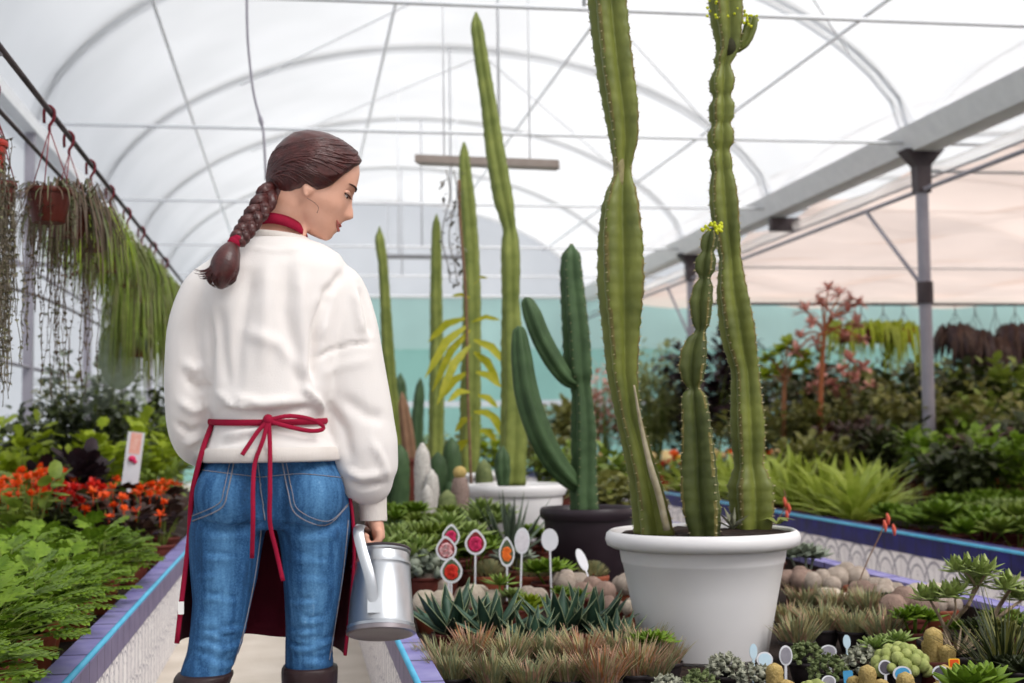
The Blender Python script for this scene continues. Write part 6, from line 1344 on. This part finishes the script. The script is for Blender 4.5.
# red hanging basket with long yellow-green leaves, and the dark hanging row on the right
HB = 15.0
KT += 1; b = MB(); b.tube([(4.6, HB, 2.42), (13.2, HB, 2.42)], .018, 6); struct(b.build('trim_%d' % KT, darkm))
for x in (4.6, 13.2): KT += 1; b = MB(); b.box((x, HB, 1.22), (.05, .05, 2.44)); struct(b.build('trim_%d' % KT, darkm, smooth=False))
def hang2(px, label, potm, fn, pr=.13, ph=.16, top=2.42, drop=.30, Y=HB):
    p = P(px, 340, Y=Y); o = empty('hanging_basket', (p.x, Y, top - drop - ph), label, 'hanging plant'); t_ = drop + ph
    m = MB(); m.tube([(0, 0, t_), (0, 0, t_ - .1)], .006, 5); m.build('hook', hook_m, o); m = MB()
    for j in range(3): a = 2 * PI * j / 3; m.tube([(0, 0, t_ - .09), (math.cos(a) * pr, math.sin(a) * pr, ph)], .004, 4)
    m.build('hanger_wire', darkm, o); pot_parts(o, pr, ph, potm, rim=.03, n=18); fn(o, pr, ph)
Ty = (L_yel, L_yel2)
hang2(904, 'red hanging basket with long hanging yellow-green leaves left of the steel post', brick_red, fluff(40, .85, Ty, .02))
for i, px in enumerate((842, 862, 884)): hang2(px, ['hanging basket of yellow-green leaves behind the salmon-pink plant', 'hanging basket of yellow-green leaves, second from the red one', 'hanging basket of yellow-green leaves next to the red one'][i], terra2, fluff(34, .55, Ty, .022))
for i, px in enumerate((956, 976, 996, 1016)): hang2(px, 'dark brown-leaved hanging basket right of the steel post, %s from the post' % ORD[i], blackp, fluff(150, .5 + .12 * (i % 2), (L_bronze, L_purple), .022), .15, .18, 2.42, .34 + .08 * (i % 3))
# tall shrubs at the far right and along the back
for i, (px, Y, zt, r_, m_, lb) in enumerate(((745, 20, 1.9, .6, L_dark, 'dark shrub at the back, seen right beside the right cactus stem'), (805, 19, 2.0, .6, L_dark, 'dark green back-row shrub behind the little rosette tree'), (850, 18.6, 1.7, .55, L_mid, 'green back-row shrub under the hanging yellow-green baskets'), (895, 18, 1.75, .6, L_dark, 'dark back-row shrub behind the red hanging basket'), (940, 17, 1.7, .6, L_dark, 'dark back-row shrub behind the steel post'), (975, 16.5, 1.75, .6, L_mid, 'green back-row shrub under the first dark baskets'), (1012, 16, 1.8, .6, L_dark, 'dark back-row shrub at the right border'), (985, 13.6, 1.5, .45, L_dark, 'dark shrub in the middle distance below the dark baskets'), (1020, 13.2, 1.55, .45, L_mid, 'green shrub in the middle distance at the right border'), (925, 14.2, 1.45, .45, L_dark, 'dark shrub in the middle distance just behind the post'), (875, 15.8, 1.5, .45, L_olive, 'olive shrub in the middle distance behind the baskets'), (820, 16.2, 1.5, .45, L_dark, 'dark shrub in the middle distance behind the mauve succulent'),
                                                     (690, 18.5, 1.4, .5, L_dark, 'low dark back-row shrub between the middle and left cactus stems'), (640, 19.5, 1.2, .5, L_olive, 'low olive back-row shrub next to the pale feathery one'), (575, 19, 1.25, .45, L_olive, 'low olive shrub behind the branching cactus'))):
    shrub(px, Y, zt, r_, m_, lb, 620, .17, .052)
# far end of the cactus bed: shrubs and pots seen between the columns
for i, (px, Y, zt, r_, m_, lb) in enumerate(((545, 11.5, .95, .28, L_olive, 'olive shrub behind the branching cactus, far down the cactus bed'), (500, 12.5, 1.0, .3, L_yel, 'yellow-green shrub between the two tallest columns, far down the bed'), (560, 10.2, .8, .22, L_mid, 'green plant just behind the dark pot'), (605, 9.0, .75, .22, L_mid, 'green plant right of the dark pot, behind the large stem'), (620, 8.0, .62, .18, L_olive, 'olive plant beside the rim of the large white pot'), (450, 13, .9, .3, L_olive, 'olive shrub between the thin columns, far down the bed'), (420, 13.5, .95, .3, L_mid, 'green shrub behind the arrow-tipped thin column'))):
    shrub(px, Y, zt, r_, m_, lb, 300, .10, .03)
# more low pots filling the cactus bed between the big pots
fl_k = Kind('succulent', lambda o: P_rosette(o, 22, uni(.07, .1), uni(.014, .02), RS.choice([L_mid, L_olive, L_silver, L_fern]), terra2, .07, .09, uni(.03, .08), 3, .05), 5)
cnt = 0
for (x, y, lb) in ((1.75, 5.6, 'green succulent right behind the white pot'), (2.05, 5.3, 'succulent behind the ball cacti near the lavender edge'), (2.1, 5.9, 'succulent at the lavender edge, second behind the white pot'), (1.85, 6.4, 'succulent at mid-bed between the dark pot and the lavender edge'), (2.1, 6.7, 'succulent at the lavender edge level with the dark pot'), (1.75, 7.1, 'succulent behind and right of the dark pot'), (2.05, 7.6, 'succulent at the lavender edge behind the dark pot'), (1.2, 7.0, 'succulent between the dark pot and the second white pot'), (2.0, 8.4, 'succulent far along the lavender edge'), (1.0, 5.35, 'succulent in front of the dark pot, left side'), (1.45, 5.1, 'succulent half hidden behind the large white pot'), (.95, 5.9, 'succulent between the yucca-like agave and the dark pot')):
    fl_k.put((x, y, ZB), lb, 'succulent', 'succulents between the big pots', uni(.95, 1.3))
